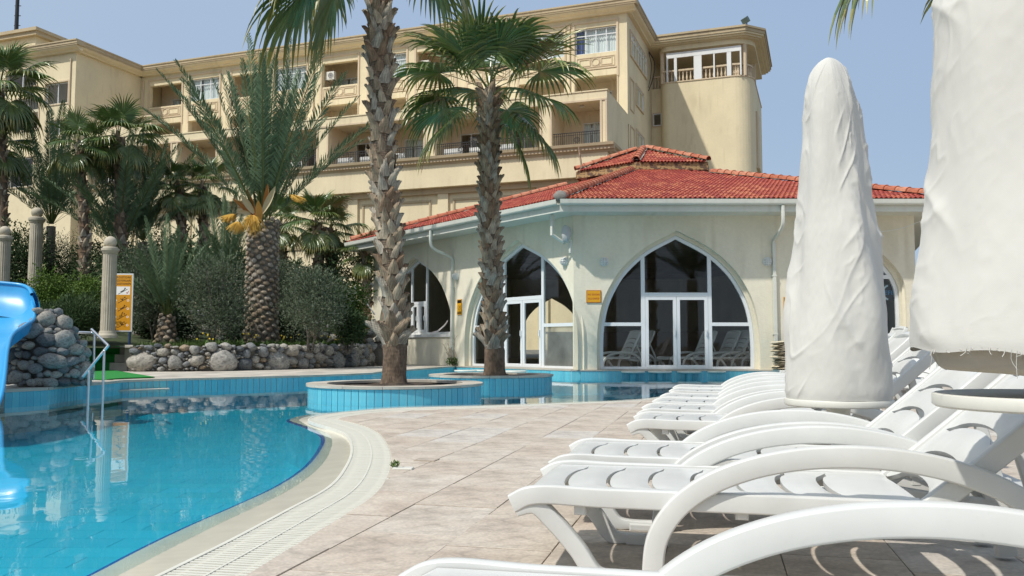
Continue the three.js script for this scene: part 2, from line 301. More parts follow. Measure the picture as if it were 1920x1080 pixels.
// pool basin
{
  const basin = structGroup('pool_basin');
  mesh('pool_bed', tri(bx(-22, 10, PB - 0.1, PB, -27, 1)), mat([0.02, 0.36, 0.50], 0.6), basin);
  const tg = new THREE.BoxGeometry(0.495, 0.008, 0.2405), n = 62 * 112, im = new THREE.InstancedMesh(tg, mat([1, 1, 1], 0.35, {}), n);
  const m4 = new THREE.Matrix4(), cq = new THREE.Color(); let k = 0; reseed(5);
  for (let i = 0; i < 62; i++) for (let j = 0; j < 112; j++) {
    m4.makeTranslation(-21.5 + i * 0.5 + (j % 2) * 0.25, PB + 0.004, -26.8 + j * 0.245); im.setMatrixAt(k, m4);
    const q = rnd(0.95, 1.05); im.setColorAt(k, cq.setRGB(0.014 * q, 0.42 * q, 0.575 * rnd(0.97, 1.03) * q)); k++;
  }
  im.name = 'floor_tile'; im.userData.kind = 'stuff'; im.castShadow = im.receiveShadow = true; basin.add(im);
  const wallOf = (pts, y0, y1) => { const g = new THREE.BufferGeometry(), p = []; for (let i = 0; i + 1 < pts.length; i++) { const a = pts[i], b = pts[i + 1]; p.push(a[0], y0, a[1], b[0], y0, b[1], b[0], y1, b[1], a[0], y0, a[1], b[0], y1, b[1], a[0], y1, a[1]); } g.setAttribute('position', new THREE.Float32BufferAttribute(p, 3)); g.computeVertexNormals(); return tri(g); };
  const mw = mat([0.04, 0.47, 0.62], 0.3, { map: tTile, side: THREE.DoubleSide });
  mesh('basin_wall', wallOf(blueS, PB, -0.072), mw, basin);
  mesh('basin_wall', wallOf([...FAR, rightEdge[1]], PB, FD - 0.03), M.grout, basin);
  mesh('basin_wall', wallOf([...FAR, rightEdge[1]].map(p => [p[0] - 0.006, p[1] + 0.009]), PB, FD - 0.262), mw, basin);
  // blue edge line and the cream overflow lip
  const strip = (P, Q, ya, yb) => { const g = new THREE.BufferGeometry(), p = []; for (let i = 0; i + 1 < P.length; i++) { const a = P[i], b = P[i + 1], c = Q[i], d = Q[i + 1]; p.push(a[0], ya, a[1], c[0], yb, c[1], b[0], ya, b[1], b[0], ya, b[1], c[0], yb, c[1], d[0], yb, d[1]); } g.setAttribute('position', new THREE.Float32BufferAttribute(p, 3)); g.computeVertexNormals(); return tri(g); };
  const blueIn = blueS.map((p, i) => { const q = blueS[Math.min(i + 1, 360)], r = blueS[Math.max(i - 1, 0)], dx = q[0] - r[0], dz = q[1] - r[1], l = Math.hypot(dx, dz); return [p[0] - dz / l * 0.035, p[1] + dx / l * 0.035]; });
  // pair every lip station with its nearest station on the grating side
  let last = 0; const pair = blueIn.map(p => { let best = last, bd = 1e9; for (let j = last; j < Math.min(361, last + 30); j++) { const d = Math.hypot(innerS[j][0] - p[0], innerS[j][1] - p[1]); if (d < bd) { bd = d; best = j; } } last = best; return innerS[best]; });
  const md = mat([0.012, 0.075, 0.36], 0.22, { side: THREE.DoubleSide }), ml = mat([0.69, 0.65, 0.555], 0.16, { map: tPlastic, side: THREE.DoubleSide });
  mesh('edge_line', strip(blueS, blueIn, -0.072, -0.066), md, basin);
  mesh('overflow_lip', strip(blueIn, pair, -0.062, -0.026), ml, basin);
  // far wall tiles, one by one where they can be told apart
  reseed(11);
  const tg2 = tri(rbox(0.109, 0.222, 0.012, 0.003));
  let placed = 0; const rest = [];
  const line = FAR.slice(2);
  for (let i = 0; i + 1 < line.length; i++) {
    const a = line[i], b = line[i + 1], L = Math.hypot(b[0] - a[0], b[1] - a[1]), nT = Math.max(1, Math.round(L / 0.117)), ang = Math.atan2(-(b[1] - a[1]), b[0] - a[0]);
    for (let q = 0; q < nT; q++) {
      const t = (q + 0.5) / nT, x = lerp(a[0], b[0], t), z = lerp(a[1], b[1], t), m = new THREE.Matrix4().makeRotationY(ang + rnd(-0.01, 0.01)).setPosition(x, FD - 0.145, z);
      if (placed < 296 && z < -9 ) { const o = mesh('wall_tile', tg2, M.tileBlue[Math.floor(rnd(0, 4))], basin); o.applyMatrix4(m); placed++; } else rest.push(tg2.clone().applyMatrix4(m));
    }
  }
  if (rest.length) { const o = mesh('wall_tile', mg(rest), M.tileBlue[1], basin); o.userData.kind = 'stuff'; }
  // white step in the corner by the handrail
  mesh('entry_step', tri(prism(pix([[196, 728], [314, 726.5], [318, 729.5], [190, 734]], W), W - 0.05, W + 0.012)), M.concrete, basin);
  mesh('entry_step_body', tri(prism(pix([[199, 728.5], [311, 727], [314, 729], [194, 733.2]], W), PB, W - 0.05)), mw, basin);
}
// water: one clear sheet
{
  const outline = [...FAR, rightEdge[1].map((q, i) => q - (i ? 0 : 0.2)), ...innerS.slice().reverse()];
  const s = new THREE.Shape(outline.map(p => new THREE.Vector2(p[0], -p[1])));
  const g = tri(new THREE.ShapeGeometry(s).rotateX(-Math.PI / 2).translate(0, W, 0));
  const w = struct('pool_water', g, M.water);
}
// overflow grating: slats across the channel
{
  const gr = structGroup('overflow_grating'); reseed(17);
  const bed = []; for (let i = 0; i < 360; i++) { const a = innerS[i], b = innerS[i + 1], c = outerS[i], d = outerS[i + 1]; bed.push(a[0], -0.055, a[1], c[0], -0.05, c[1], b[0], -0.055, b[1], b[0], -0.055, b[1], c[0], -0.05, c[1], d[0], -0.05, d[1]); }
  const bg = new THREE.BufferGeometry(); bg.setAttribute('position', new THREE.Float32BufferAttribute(bed, 3)); bg.computeVertexNormals();
  mesh('channel_bed', tri(bg), mat([0.47, 0.455, 0.41], 0.9, { side: THREE.DoubleSide }), gr);
  const len = []; let L = 0; for (let i = 0; i <= 360; i++) { if (i) L += Math.hypot((innerS[i][0] + outerS[i][0] - innerS[i - 1][0] - outerS[i - 1][0]) / 2, (innerS[i][1] + outerS[i][1] - innerS[i - 1][1] - outerS[i - 1][1]) / 2); len.push(L); }
  const at = s => { let i = 1; while (i < 360 && len[i] < s) i++; const t = (s - len[i - 1]) / (len[i] - len[i - 1]); return [0, 1].map(k => { const P = k ? outerS : innerS; return [lerp(P[i - 1][0], P[i][0], t), lerp(P[i - 1][1], P[i][1], t)]; }); };
  const unit = tri(box(1, 0.018, 0.0185, 0, 0, 0)); const rest = []; let n = 0;
  for (let s = 1.0; s < L - 0.02; s += 0.030) {
    const [a, b] = at(s), c = [(a[0] + b[0]) / 2, (a[1] + b[1]) / 2], w = Math.hypot(b[0] - a[0], b[1] - a[1]), ang = Math.atan2(-(b[1] - a[1]), b[0] - a[0]);
    const m = new THREE.Matrix4().compose(V(c[0], G0 - 0.009 + rnd(-0.0008, 0.0008), c[1]), new THREE.Quaternion().setFromAxisAngle(V(0, 1, 0), ang), V(w - 0.006, 1, 1));
    if (c[1] > -9.6 && n < 298) { const o = mesh('slat', unit, M.grating, gr); o.applyMatrix4(m); n++; } else if (s > 0) rest.push(unit.clone().applyMatrix4(m));
  }
  const o = mesh('slat', mg(rest), M.grating, gr); o.userData.kind = 'stuff';
  // binding strips that run along the grating, and its rims
  const along = (f, y, w, h, name) => { const P = innerS.map((a, i) => V(lerp(a[0], outerS[i][0], f), y, lerp(a[1], outerS[i][1], f))); const g = grid(4, 360, (q, t) => { const i = Math.round(t * 360), p = P[i], r = P[Math.min(360, i + 1)].clone().sub(P[Math.max(0, i - 1)]).normalize(), e = [[-1, -1], [-1, 1], [1, 1], [1, -1], [-1, -1]][Math.round(q * 4)]; return V(p.x - r.z * e[0] * w / 2, y + e[1] * h / 2, p.z + r.x * e[0] * w / 2); }); mesh(name, tri(toCreasedNormals(g, 0.6)), M.grating, gr); };
  along(0.5, G0 - 0.004, 0.010, 0.012, 'binding_strip'); along(0.16, G0 - 0.012, 0.012, 0.014, 'binding_strip'); along(0.84, G0 - 0.012, 0.012, 0.014, 'binding_strip');
  along(-0.02, G0 - 0.012, 0.018, 0.03, 'channel_rim'); along(1.015, G0 - 0.012, 0.012, 0.03, 'channel_rim');
}
// paved deck
{
  const deck = structGroup('paved_deck'); reseed(23);
  const outline = [...outerS.map(p => p), [7.05, -21.95], [32, -21.95], [32, 8], [outerS[0][0] - 1, 8]];
  mesh('deck_bed', tri(prism(outline, -0.115, -0.012)), M.joint, deck);
  const a0 = 13.5 * Math.PI / 180, ux = [Math.cos(a0), Math.sin(a0)], uz = [Math.sin(a0), -Math.cos(a0)];    // across the rows, along the rows
  const sw = 0.405, sl = 0.605, full = tri(rbox(sw - 0.003, sl - 0.008, 0.03, 0.0025).rotateX(-Math.PI / 2));
  const A0 = area(outline), list = [];
  for (let i = -20; i < 86; i++) for (let j = -10; j < 42; j++) {
    const jo = [0, 0.5, 0.23, 0.71][((i % 4) + 4) % 4], pt = (p, q) => [p * ux[0] + q * uz[0] - 0.2, p * ux[1] + q * uz[1]];
    const x0 = i * sw + 0.0015, x1 = x0 + sw - 0.003, y0 = (j + jo) * sl + 0.004, y1 = y0 + sl - 0.008;
    const r = [pt(x0, y0), pt(x1, y0), pt(x1, y1), pt(x0, y1)], c = pt((x0 + x1) / 2, (y0 + y1) / 2);
    if (c[0] < -3.5 || c[0] > 16 || c[1] > 1.5 || c[1] < -21.7) continue;
    const cl = clipConvex(outline, area(r) > 0 ? r : r.slice().reverse()); if (cl.length < 3) continue;
    const ar = Math.abs(area(cl)); if (ar < 0.002) continue;
    const d = -c[1], u = 960 + FL * c[0] / Math.max(d, 0.3); let score = d < 1.6 || u > 1960 || u < 250 ? 99 : d;
    if (d > 5 && u > 1700) score = 60; if (c[0] > 3 ) score += 6;
    list.push({ c, cl, full: ar > 0.98 * sw * sl - 0.004, score });
  }
  list.sort((p, q) => p.score - q.score); const rest = [[], [], [], [], [], []];
  list.forEach((s, k) => {
    const dy = rnd(-0.0022, 0.0022), mi = rnd() < 0.10 ? 4 : Math.floor(rnd(0, 5)) % 4 + (rnd() < 0.2 ? 1 : 0); const mm = Math.min(5, mi);
    if (s.full) {
      const m = new THREE.Matrix4().makeRotationY(-a0).setPosition(s.c[0], -0.015 + dy, s.c[1]);
      if (k < 298) mesh('paving_slab', full, M.slab[mm], deck).applyMatrix4(m); else rest[mm].push(full.clone().applyMatrix4(m));
    } else { const g = tri(prism(s.cl, -0.03 + dy, dy)); if (k < 298) mesh('paving_slab', g, M.slab[mm], deck); else rest[mm].push(g); }
  });
  rest.forEach((r, i) => { if (r.length) { const o = mesh('paving_slab', mg(r), M.slab[i], deck); o.userData.kind = 'stuff'; } });
  // drain covers
  const dr = thing('drain_cover', 'small square drain cover let into the beige paving', 'drain cover', onY(800, 863, 0.0)); dr.rotation.y = -a0;
  mesh('cover_frame', tri(mg([box(0.14, 0.008, 0.012, 0, 0.002, -0.05), box(0.14, 0.008, 0.012, 0, 0.002, 0.05), box(0.012, 0.008, 0.09, -0.065, 0.002, 0), box(0.012, 0.008, 0.09, 0.065, 0.002, 0)])), M.joint, dr);
  mesh('cover_plate', tri(box(0.115, 0.006, 0.085, 0, 0.003, 0)), M.slab[2], dr);
  const d2 = thing('outlet_cover', 'yellowed plastic outlet cover beside the grating edge', 'outlet cover', onY(756, 880, 0.0)); d2.rotation.y = -0.1;
  mesh('cover_plate', tri(rbox(0.12, 0.012, 0.07, 0.003, 0, 0.006, 0)), M.plasticOld, d2);
  mesh('screw', cyl(0.006, 0.006, 0.004, 8, 0.0, 0.012, 0), M.steel, d2);
}
// far deck with its coping stones
const farDeck = structGroup('far_deck');
{
  reseed(29);
  const edge = FAR.slice(0, 15), poly = [...edge, off(C, wn, 0.0), [-3, -40], [-40, -40], [-40, edge[0][1]]];
  mesh('deck_slab', tri(prism(poly, -0.10, FD - 0.004)), M.concrete, farDeck);
  const cop = (a, b) => {
    const L = Math.hypot(b[0] - a[0], b[1] - a[1]), n = Math.max(1, Math.round(L / 0.62)), dx = (b[0] - a[0]) / L, dz = (b[1] - a[1]) / L;
    for (let q = 0; q < n; q++) {
      const s0 = q * L / n + 0.003, s1 = (q + 1) * L / n - 0.003, P = (s, k) => [a[0] + dx * s + (dz) * k, a[1] + dz * s - dx * k];
      const side = (dz * (OC.x) > -1e9) ? 1 : 1;
      mesh('coping_stone', tri(prism([P(s0, -0.022), P(s1, -0.022), P(s1, 0.30), P(s0, 0.30)], FD - 0.036, FD + rnd(0.004, 0.007))), M.coping[Math.floor(rnd(0, 3))], farDeck);
    }
  };
  for (let i = 1; i + 1 < 15; i++) cop(FAR[i], FAR[i + 1]);
  // sill course along the restaurant
  const sill = (a, b) => { const L = Math.hypot(b[0] - a[0], b[1] - a[1]), n = Math.round(L / 0.8), dx = (b[0] - a[0]) / L, dz = (b[1] - a[1]) / L; for (let q = 0; q < n; q++) { const s0 = q * L / n + 0.002, s1 = (q + 1) * L / n - 0.002, P = (s, k) => [a[0] + dx * s + dz * k, a[1] + dz * s - dx * k]; mesh('coping_stone', tri(prism([P(s0, -0.02), P(s1, -0.02), P(s1, 0.26), P(s0, 0.26)], FD - 0.032, FD + 0.004)), M.coping[q % 3], farDeck); } };
  sill(FAR[14], FAR[15]); sill(FAR[15], FAR[16]); sill(FAR[16], FAR[17]);
}
// green carpet on the deck at the steps
{
  const p = pix([[136, 711], [150, 697], [206, 694.5], [290, 708.5], [232, 710.5], [200, 713]], FD);
  tag(mesh('artificial_grass_mat', tri(prism(p, FD + 0.006, FD + 0.022)), M.astro, scene), 'flat green artificial grass mat on the deck below the steps', 'grass mat');
}
// ---------------------------------------------------------------- palm planters in the water
function planter(cu, r, c, label, sd) {
  reseed(sd);
  const ctr = onD(cu, 648, c); ctr.y = 0;
  const t = thing('tree_planter', label, 'planter', ctr);
  const rimB = W + 0.178, rimT = rimB + 0.04;
  mesh('planter_wall', tri(new THREE.CylinderGeometry(r - 0.012, r - 0.012, rimB - PB, 96, 1, true).translate(0, (rimB + PB) / 2, 0)), M.grout, t);
  const n = Math.round(2 * Math.PI * r / 0.117), tg = tri(rbox(0.1085, 0.24, 0.012, 0.003));
  for (let i = 0; i < n; i++) { const a = (i + 0.5) / n * 2 * Math.PI, o = mesh('wall_tile', tg, M.tileBlue[Math.floor(rnd(0, 4))], t); o.position.set(Math.sin(a) * (r - 0.006), rimB - 0.123, Math.cos(a) * (r - 0.006)); o.rotation.y = a + rnd(-0.012, 0.012); }
  const lower = []; for (let q = 1; q < 5; q++) for (let i = 0; i < n; i++) { const a = (i + 0.5) / n * 2 * Math.PI; lower.push(tg.clone().rotateY(a).translate(Math.sin(a) * (r - 0.006), rimB - 0.123 - q * 0.245, Math.cos(a) * (r - 0.006))); }
  const lo = mesh('wall_tile', mg(lower), M.tileBlue[1], t); lo.userData.kind = 'stuff';
  const ns = 14, r1 = r * 0.785;
  for (let i = 0; i < ns; i++) {
    const a0 = i / ns * 2 * Math.PI + 0.003 / r, a1 = (i + 1) / ns * 2 * Math.PI - 0.003 / r, q = [], h = 8;
    for (let k = 0; k <= h; k++) { const a = lerp(a0, a1, k / h); q.push([Math.sin(a) * (r + 0.028), Math.cos(a) * (r + 0.028)]); }
    for (let k = h; k >= 0; k--) { const a = lerp(a0, a1, k / h); q.push([Math.sin(a) * r1, Math.cos(a) * r1]); }
    mesh('rim_stone', tri(prism(q, rimB + rnd(0, 0.002), rimT + rnd(-0.003, 0.003))), M.coping[Math.floor(rnd(0, 3))], t);
  }
  mesh('soil', tri(grid(48, 12, (a, b) => { const q = a * 2 * Math.PI, R = b * r1 * 1.01; return V(Math.cos(q) * R, rimT - 0.06 + 0.05 * fbm3(Math.cos(q) * R * 3, 2, Math.sin(q) * R * 3 + sd) + (b < 0.4 ? 0.04 : 0), -Math.sin(q) * R); })), M.soil, t);
  return ctr;
}
const P1C = planter(742.5, 1.35, 13.54, 'wide round blue tiled planter whose palm trunk rises past the roofs', 31);
const P2C = planter(921, 1.245, 17.55, 'round blue tiled planter under the palm with its whole crown in view', 37);

// ================================================================ STONE WALL, STEPS, MOUND
function rockGeo(sd, sub = 2) {
  const g0 = new THREE.IcosahedronGeometry(1, sub), p = g0.attributes.position, v = V(), pl = []; reseed(900 + sd * 13); for (let i = 0; i < 7; i++) pl.push([V(rnd(-1, 1), rnd(-1, 1), rnd(-1, 1)).normalize(), rnd(0.66, 0.9)]);
  for (let i = 0; i < p.count; i++) {
    v.fromBufferAttribute(p, i).normalize(); let k = 1 + 0.34 * fbm3(v.x * 1.3 + sd * 9.1, v.y * 1.3, v.z * 1.3, 3) + 0.07 * noise3(v.x * 5, v.y * 5 + sd, v.z * 5); for (const [n, c] of pl) { const d = v.dot(n) * k; if (d > c) k *= lerp(1, c / d, 0.8); }
    p.setXYZ(i, v.x * k, v.y * k, v.z * k);
  }
  g0.computeVertexNormals(); const n = g0.attributes.normal; // smooth: icosahedron is non-indexed, so average by position
  const key = i => `${p.getX(i).toFixed(3)},${p.getY(i).toFixed(3)},${p.getZ(i).toFixed(3)}`, acc = {};
  for (let i = 0; i < p.count; i++) { const k = key(i), a = acc[k] ??= [0, 0, 0]; a[0] += n.getX(i); a[1] += n.getY(i); a[2] += n.getZ(i); }
  for (let i = 0; i < p.count; i++) { const a = acc[key(i)], l = Math.hypot(...a); n.setXYZ(i, a[0] / l, a[1] / l, a[2] / l); }
  return tri(g0);
}
const ROCKS = [...Array(24).keys()].map(s => rockGeo(s + 1, 3));
const wallLine = [xz(onY(241, 696.5, FD)), xz(onY(380, 696, FD)), xz(onY(520, 693, FD)), xz(onY(640, 689, FD)), xz(onY(716, 684.5, FD))];
{
  const t = thing('stone_wall', 'low retaining wall of grey and white boulders along the garden', 'stone wall'); reseed(41);
  const S = resample(wallLine, 60), top = 0.775;
  const dir = i => { const a = S[Math.max(0, i - 1)], b = S[Math.min(60, i + 1)], l = Math.hypot(b[0] - a[0], b[1] - a[1]); return [(b[0] - a[0]) / l, (b[1] - a[1]) / l]; };
  const back = S.map((p, i) => { const d = dir(i); return [p[0] + d[1] * 0.45, p[1] - d[0] * 0.45]; }), front = S.map((p, i) => { const d = dir(i); return [p[0] + d[1] * 0.06, p[1] - d[0] * 0.06]; });
  mesh('mortar', tri(prism([...front, ...back.reverse()], FD - 0.05, top - 0.05)), M.mortar, t);
  const L = S.reduce((s, p, i) => i ? s + Math.hypot(p[0] - S[i - 1][0], p[1] - S[i - 1][1]) : 0, 0), placed = [];
  const tryPut = (s, y, a, b) => { for (const q of placed) { const dx = (s - q.s) / (a + q.a), dy = (y - q.y) / (b + q.b); if (dx * dx + dy * dy < 0.74) return false; } placed.push({ s, y, a, b }); return true; };
  for (const [n, a0, a1, y0, y1] of [[9, 0.24, 0.36, 0.13, 0.26], [75, 0.16, 0.24, 0.12, 0.5], [900, 0.11, 0.17, 0.1, 0.62], [1600, 0.06, 0.10, 0.05, 0.63], [1500, 0.035, 0.05, 0.04, 0.62]])
    for (let k = 0; k < n && placed.length < 290; k++) { const a = rnd(a0, a1), b = a * rnd(0.5, 0.92); const y = clamp(rnd(y0, y1), b * 0.8, 0.66 - b * 0.7); tryPut(rnd(0.1, L - 0.05), y, a, b); }
  for (const q of placed) {
    const i = clamp(Math.round(q.s / L * 60), 0, 60), d = dir(i), o = mesh('stone', ROCKS[Math.floor(rnd(0, 24))], M.rock[[0, 1, 2, 5, 4, 6, 0, 5, 1, 3, 2, 7][Math.floor(rnd(0, 12))]], t);
    o.position.set(S[i][0] + d[0] * (q.s - i * L / 60) + d[1] * 0.06, FD + q.y, S[i][1] + d[1] * (q.s - i * L / 60) - d[0] * 0.06);
    o.scale.set(q.a * 1.06, q.b * 1.08, 0.10 + q.a * 0.32); o.rotation.set(0, Math.atan2(-d[1], d[0]), rnd(-0.35, 0.35));
  }
}
// darker boulders where the wall turns beside the restaurant
{
  const t = thing('boulder_pile', 'brown boulders piled where the garden wall meets the restaurant', 'boulders'); reseed(43);
  const c = onY(708, 686, FD); t.position.set(c.x, 0, c.z - 0.35);
  mesh('pile_core', tri(rockGeo(17).scale(0.42, 0.85, 0.45).translate(0.05, 0.25, -0.2)), M.mortar, t);
  for (let k = 0; k < 34; k++) { const a = rnd(-1.6, 1.6), y = rnd(0.15, 1.1), r = 0.44 * (1 - y * 0.3), o = mesh('boulder', ROCKS[k % 24], M.rock[[7, 2, 7, 4, 0][k % 5]], t); o.position.set(Math.sin(a) * r, y, Math.cos(a) * r * 0.6 - 0.15); const s = rnd(0.1, 0.19); o.scale.set(s, s * 0.75, s * 0.8); o.rotation.set(rnd(0, 3), rnd(0, 3), rnd(0, 3)); }
}
// carpeted steps
{
  const c = onY(205, 695.5, FD), t = thing('garden_steps', 'three marble steps half covered in green carpet, climbing to the garden', 'steps', V(c.x, FD, c.z), 0.06); reseed(47);
  const rise = [0.205, 0.2, 0.2], mk = M.coping[1];
  let y = 0; const g = [];
  for (let k = 0; k < 3; k++) {
    mesh('step', tri(bx(0.0, 0.42 - 0.11 * k, y, y + rise[k] - 0.004, -0.30 * k - 0.34, -0.30 * k)), M.coping[k], t);
    mesh('carpet', tri(mg([bx(-0.95, 0.0, y, y + rise[k], -0.30 * k - 0.32, -0.30 * k + 0.012)])), M.astro, t);
    y += rise[k];
  }
  mesh('landing', tri(bx(-2.4, 0.9, -0.1, y - 0.008, -2.6, -0.93)), M.concrete, t);
  mesh('landing_carpet', tri(bx(-0.95, 0.02, y - 0.006, y + 0.008, -2.0, -0.9)), M.astro, t);
  mesh('end_post', tri(rbox(0.20, y + 0.03, 0.3, 0.01, 0.43, (y + 0.03) / 2, -0.2)), M.coping[2], t);
}
// mound of boulders under the slide
const mound = V(-7.22, FD, -13.3);
{
  const t = thing('boulder_mound', 'mound of rounded river boulders beneath the blue slide', 'rock mound', mound); reseed(53);
  const prof = y => 0.62 * Math.sqrt(Math.max(0.02, 1 - Math.pow(y / 1.34, 2.2)));
  const lx = y => -0.20 * smooth(0.4, 1.2, y) + 0.02;
  mesh('mound_core', tri(grid(40, 20, (a, b) => { const q = a * 2 * Math.PI, y = b * 0.9, r = prof(y) * 0.80 * (1 + 0.08 * fbm3(Math.cos(q) * 2, y * 2, Math.sin(q) * 2)); return V(lx(y) + 0.08 + Math.cos(q) * r, y, -Math.sin(q) * r); }, true)), M.mortar, t);
  const pl = []; let n = 0;
  for (const [cnt, a0, a1] of [[22, 0.13, 0.17], [200, 0.085, 0.125], [900, 0.06, 0.08], [1500, 0.035, 0.05]])
    for (let k = 0; k < cnt && n < 210; k++) {
      const q = rnd(-0.35, Math.PI + 0.35), y = rnd(0.04, 1.16), a = rnd(a0, a1), r = prof(y) * 0.93, p = V(lx(y) + Math.cos(q) * r, y, Math.sin(q) * r);
      { const wp = p.clone().add(mound), uu = 960 + FL * wp.x / -wp.z, vv = 648 - FL * (wp.y - HC) / -wp.z, lip = vv < 597 ? 60 : vv < 611 ? 50 : vv < 627 ? 34 : vv < 655 ? 22 : 12; if (uu < lip + 8) continue; }
      if (pl.some(o => o.p.distanceTo(p) < (o.a + a) * 0.76)) continue; pl.push({ p, a }); n++;
      const o = mesh('boulder', ROCKS[n % 24], M.rock[[1, 0, 3, 6, 4, 1, 2, 0, 4][Math.floor(rnd(0, 9))]], t); o.position.copy(p); o.scale.set(a * rnd(1, 1.25), a * rnd(0.72, 1), a * 0.75); o.rotation.set(0, Math.PI / 2 - q, rnd(-0.3, 0.3));
    }
}
// blue slide
{
  const t = thing('water_slide', 'glossy blue fibreglass slide dropping over the boulders into the pool', 'slide');
  const R = [onD(60, 566, 13.6), onD(64, 597, 12.9), onD(46, 611, 12.4), onD(24, 627, 11.9), onD(14, 655, 11.4), onD(9, 700, 11.0), onD(3, 740, 10.7), onD(-10, 775, 10.45)];
  const cv = new THREE.CatmullRomCurve3(R, false, 'centripetal');
  const Wd = 1.25, sec = (a, p) => { // across the chute: right rim, floor, left rim
    const x = -a * Wd, lip = Math.abs(a - 0.5) * 2, dip = -0.20 * (1 - Math.pow(lip, 6)); return V(p.x + x, p.y + dip, p.z + 0.05 * a); };
  mesh('chute', tri(mg([grid(28, 60, (a, b) => sec(a, cv.getPoint(b))), grid(28, 60, (a, b) => sec(1 - a, cv.getPoint(b)).add(V(0, -0.02, 0)))])), M.slide, t);
  mesh('side_lip', tri(new THREE.TubeGeometry(cv, 60, 0.026, 12)), M.slide, t);
  mesh('outer_skirt', tri(grid(8, 60, (a, b) => { const p = cv.getPoint(b); return V(p.x + 0.012 - 0.05 * a, p.y - a * (0.16 + 0.12 * b), p.z + 0.01); })), mat([0.03, 0.345, 0.72], 0.22, { side: THREE.DoubleSide, map: tPlastic }), t);
  // curved back wall
  const T = [onD(-120, 525, 13.6), onD(-40, 528, 13.7), onD(10, 531, 13.75), onD(42, 535, 13.75), onD(54, 541, 13.65), onD(60, 552, 13.5)];
  const Bt = [onD(-120, 588, 13.3), onD(-40, 590, 13.4), onD(10, 594, 13.45), onD(42, 600, 13.4), onD(54, 604, 13.3), onD(63, 600, 13.1)];
  const ct = new THREE.CatmullRomCurve3(T), cb = new THREE.CatmullRomCurve3(Bt);
  mesh('back_wall', tri(mg([grid(40, 10, (a, b) => ct.getPoint(a).lerp(cb.getPoint(a), b).add(V(0, 0, -0.08 * Math.sin(b * Math.PI)))), grid(40, 10, (a, b) => ct.getPoint(1 - a).lerp(cb.getPoint(1 - a), b).add(V(0.03, 0, -0.07 - 0.08 * Math.sin(b * Math.PI))))])), M.slide, t);
  mesh('back_wall_rim', tri(new THREE.TubeGeometry(ct, 40, 0.028, 12).scale(1, 1, 1)), M.slide, t);
}
// steel handrail
{
  const t = thing('pool_handrail', 'bent steel pool handrail with posts standing at the water edge', 'handrail');
  const d = 13.4, P = (u, v, dd = d) => onD(u, v, dd), r = 0.021;
  const pr = (a, b, rr = r) => tri(mg([rod(a, b, rr, 12), new THREE.SphereGeometry(rr * 1.02, 10, 8).translate(a.x, a.y, a.z), new THREE.SphereGeometry(rr * 1.02, 10, 8).translate(b.x, b.y, b.z)]));
  mesh('rail', pr(P(119, 622, 14.0), P(173, 624, 13.6)), M.steel, t);
  mesh('rail', pr(P(172, 618), P(203, 648, 13.0)), M.steel, t);
  mesh('rail', pr(P(203, 648, 13.0), P(155.5, 706, 12.9)), M.steel, t);
  mesh('post', pr(P(177, 626, 13.5), onD(175, 711, 13.5), 0.018), M.steel, t);
  const p2 = P(195.5, 658, 12.85), p3 = P(167, 697, 12.6);
  mesh('post', pr(p2, V(p2.x, -0.7, p2.z), 0.018), M.steel, t);
  mesh('post', pr(p3, V(p3.x, -0.7, p3.z), 0.018), M.steel, t);
}
// columns with ball tops
function columnAt(u, vBall, vBase, d, label) {
  const top = onD(u, vBall, d), base = onD(u, vBase, d), Hh = top.y - base.y, t = thing('fluted_column', label, 'column', base, 0, undefined);
  const s = Hh / 2.55, R = 0.175 * s, n = 20;
  const sh = Hh - 0.30 * s - 0.30 * s;
  mesh('base_block', tri(mg([cyl(R * 1.35, R * 1.35, 0.07 * s, 32), cyl(R * 1.32, R * 1.12, 0.06 * s, 32, 0, 0.07 * s), cyl(R * 1.15, R * 1.05, 0.05 * s, 32, 0, 0.13 * s)])), M.column, t);
  mesh('shaft', tri(grid(n * 6, 6, (a, b) => { const q = a * 2 * Math.PI, f = Math.pow(Math.abs(Math.sin(a * n * Math.PI)), 0.7), r = R * (1.0 - 0.06 * b) * (0.925 + 0.075 * (1 - f)); return V(Math.cos(q) * r, 0.16 * s + b * (sh + 0.16 * s), -Math.sin(q) * r); }, true)), M.column, t);
  mesh('capital', tri(mg([cyl(R * 0.98, R * 1.18, 0.07 * s, 32, 0, Hh - 0.44 * s), cyl(R * 1.22, R * 1.22, 0.06 * s, 32, 0, Hh - 0.37 * s), cyl(R * 1.05, R * 0.95, 0.04 * s, 32, 0, Hh - 0.31 * s)])), M.column, t);
  mesh('ball', tri(new THREE.SphereGeometry(0.15 * s, 32, 20).translate(0, Hh - 0.15 * s, 0)), M.column, t);
}
columnAt(201.5, 443, 634, 21.3, 'fluted cream column with ball top at the head of the carpeted steps');
columnAt(63.5, 389, 560, 31, 'fluted cream column with ball top rising among the garden shrubs');
columnAt(3, 424, 590, 26, 'fluted cream column with ball top above the blue slide');

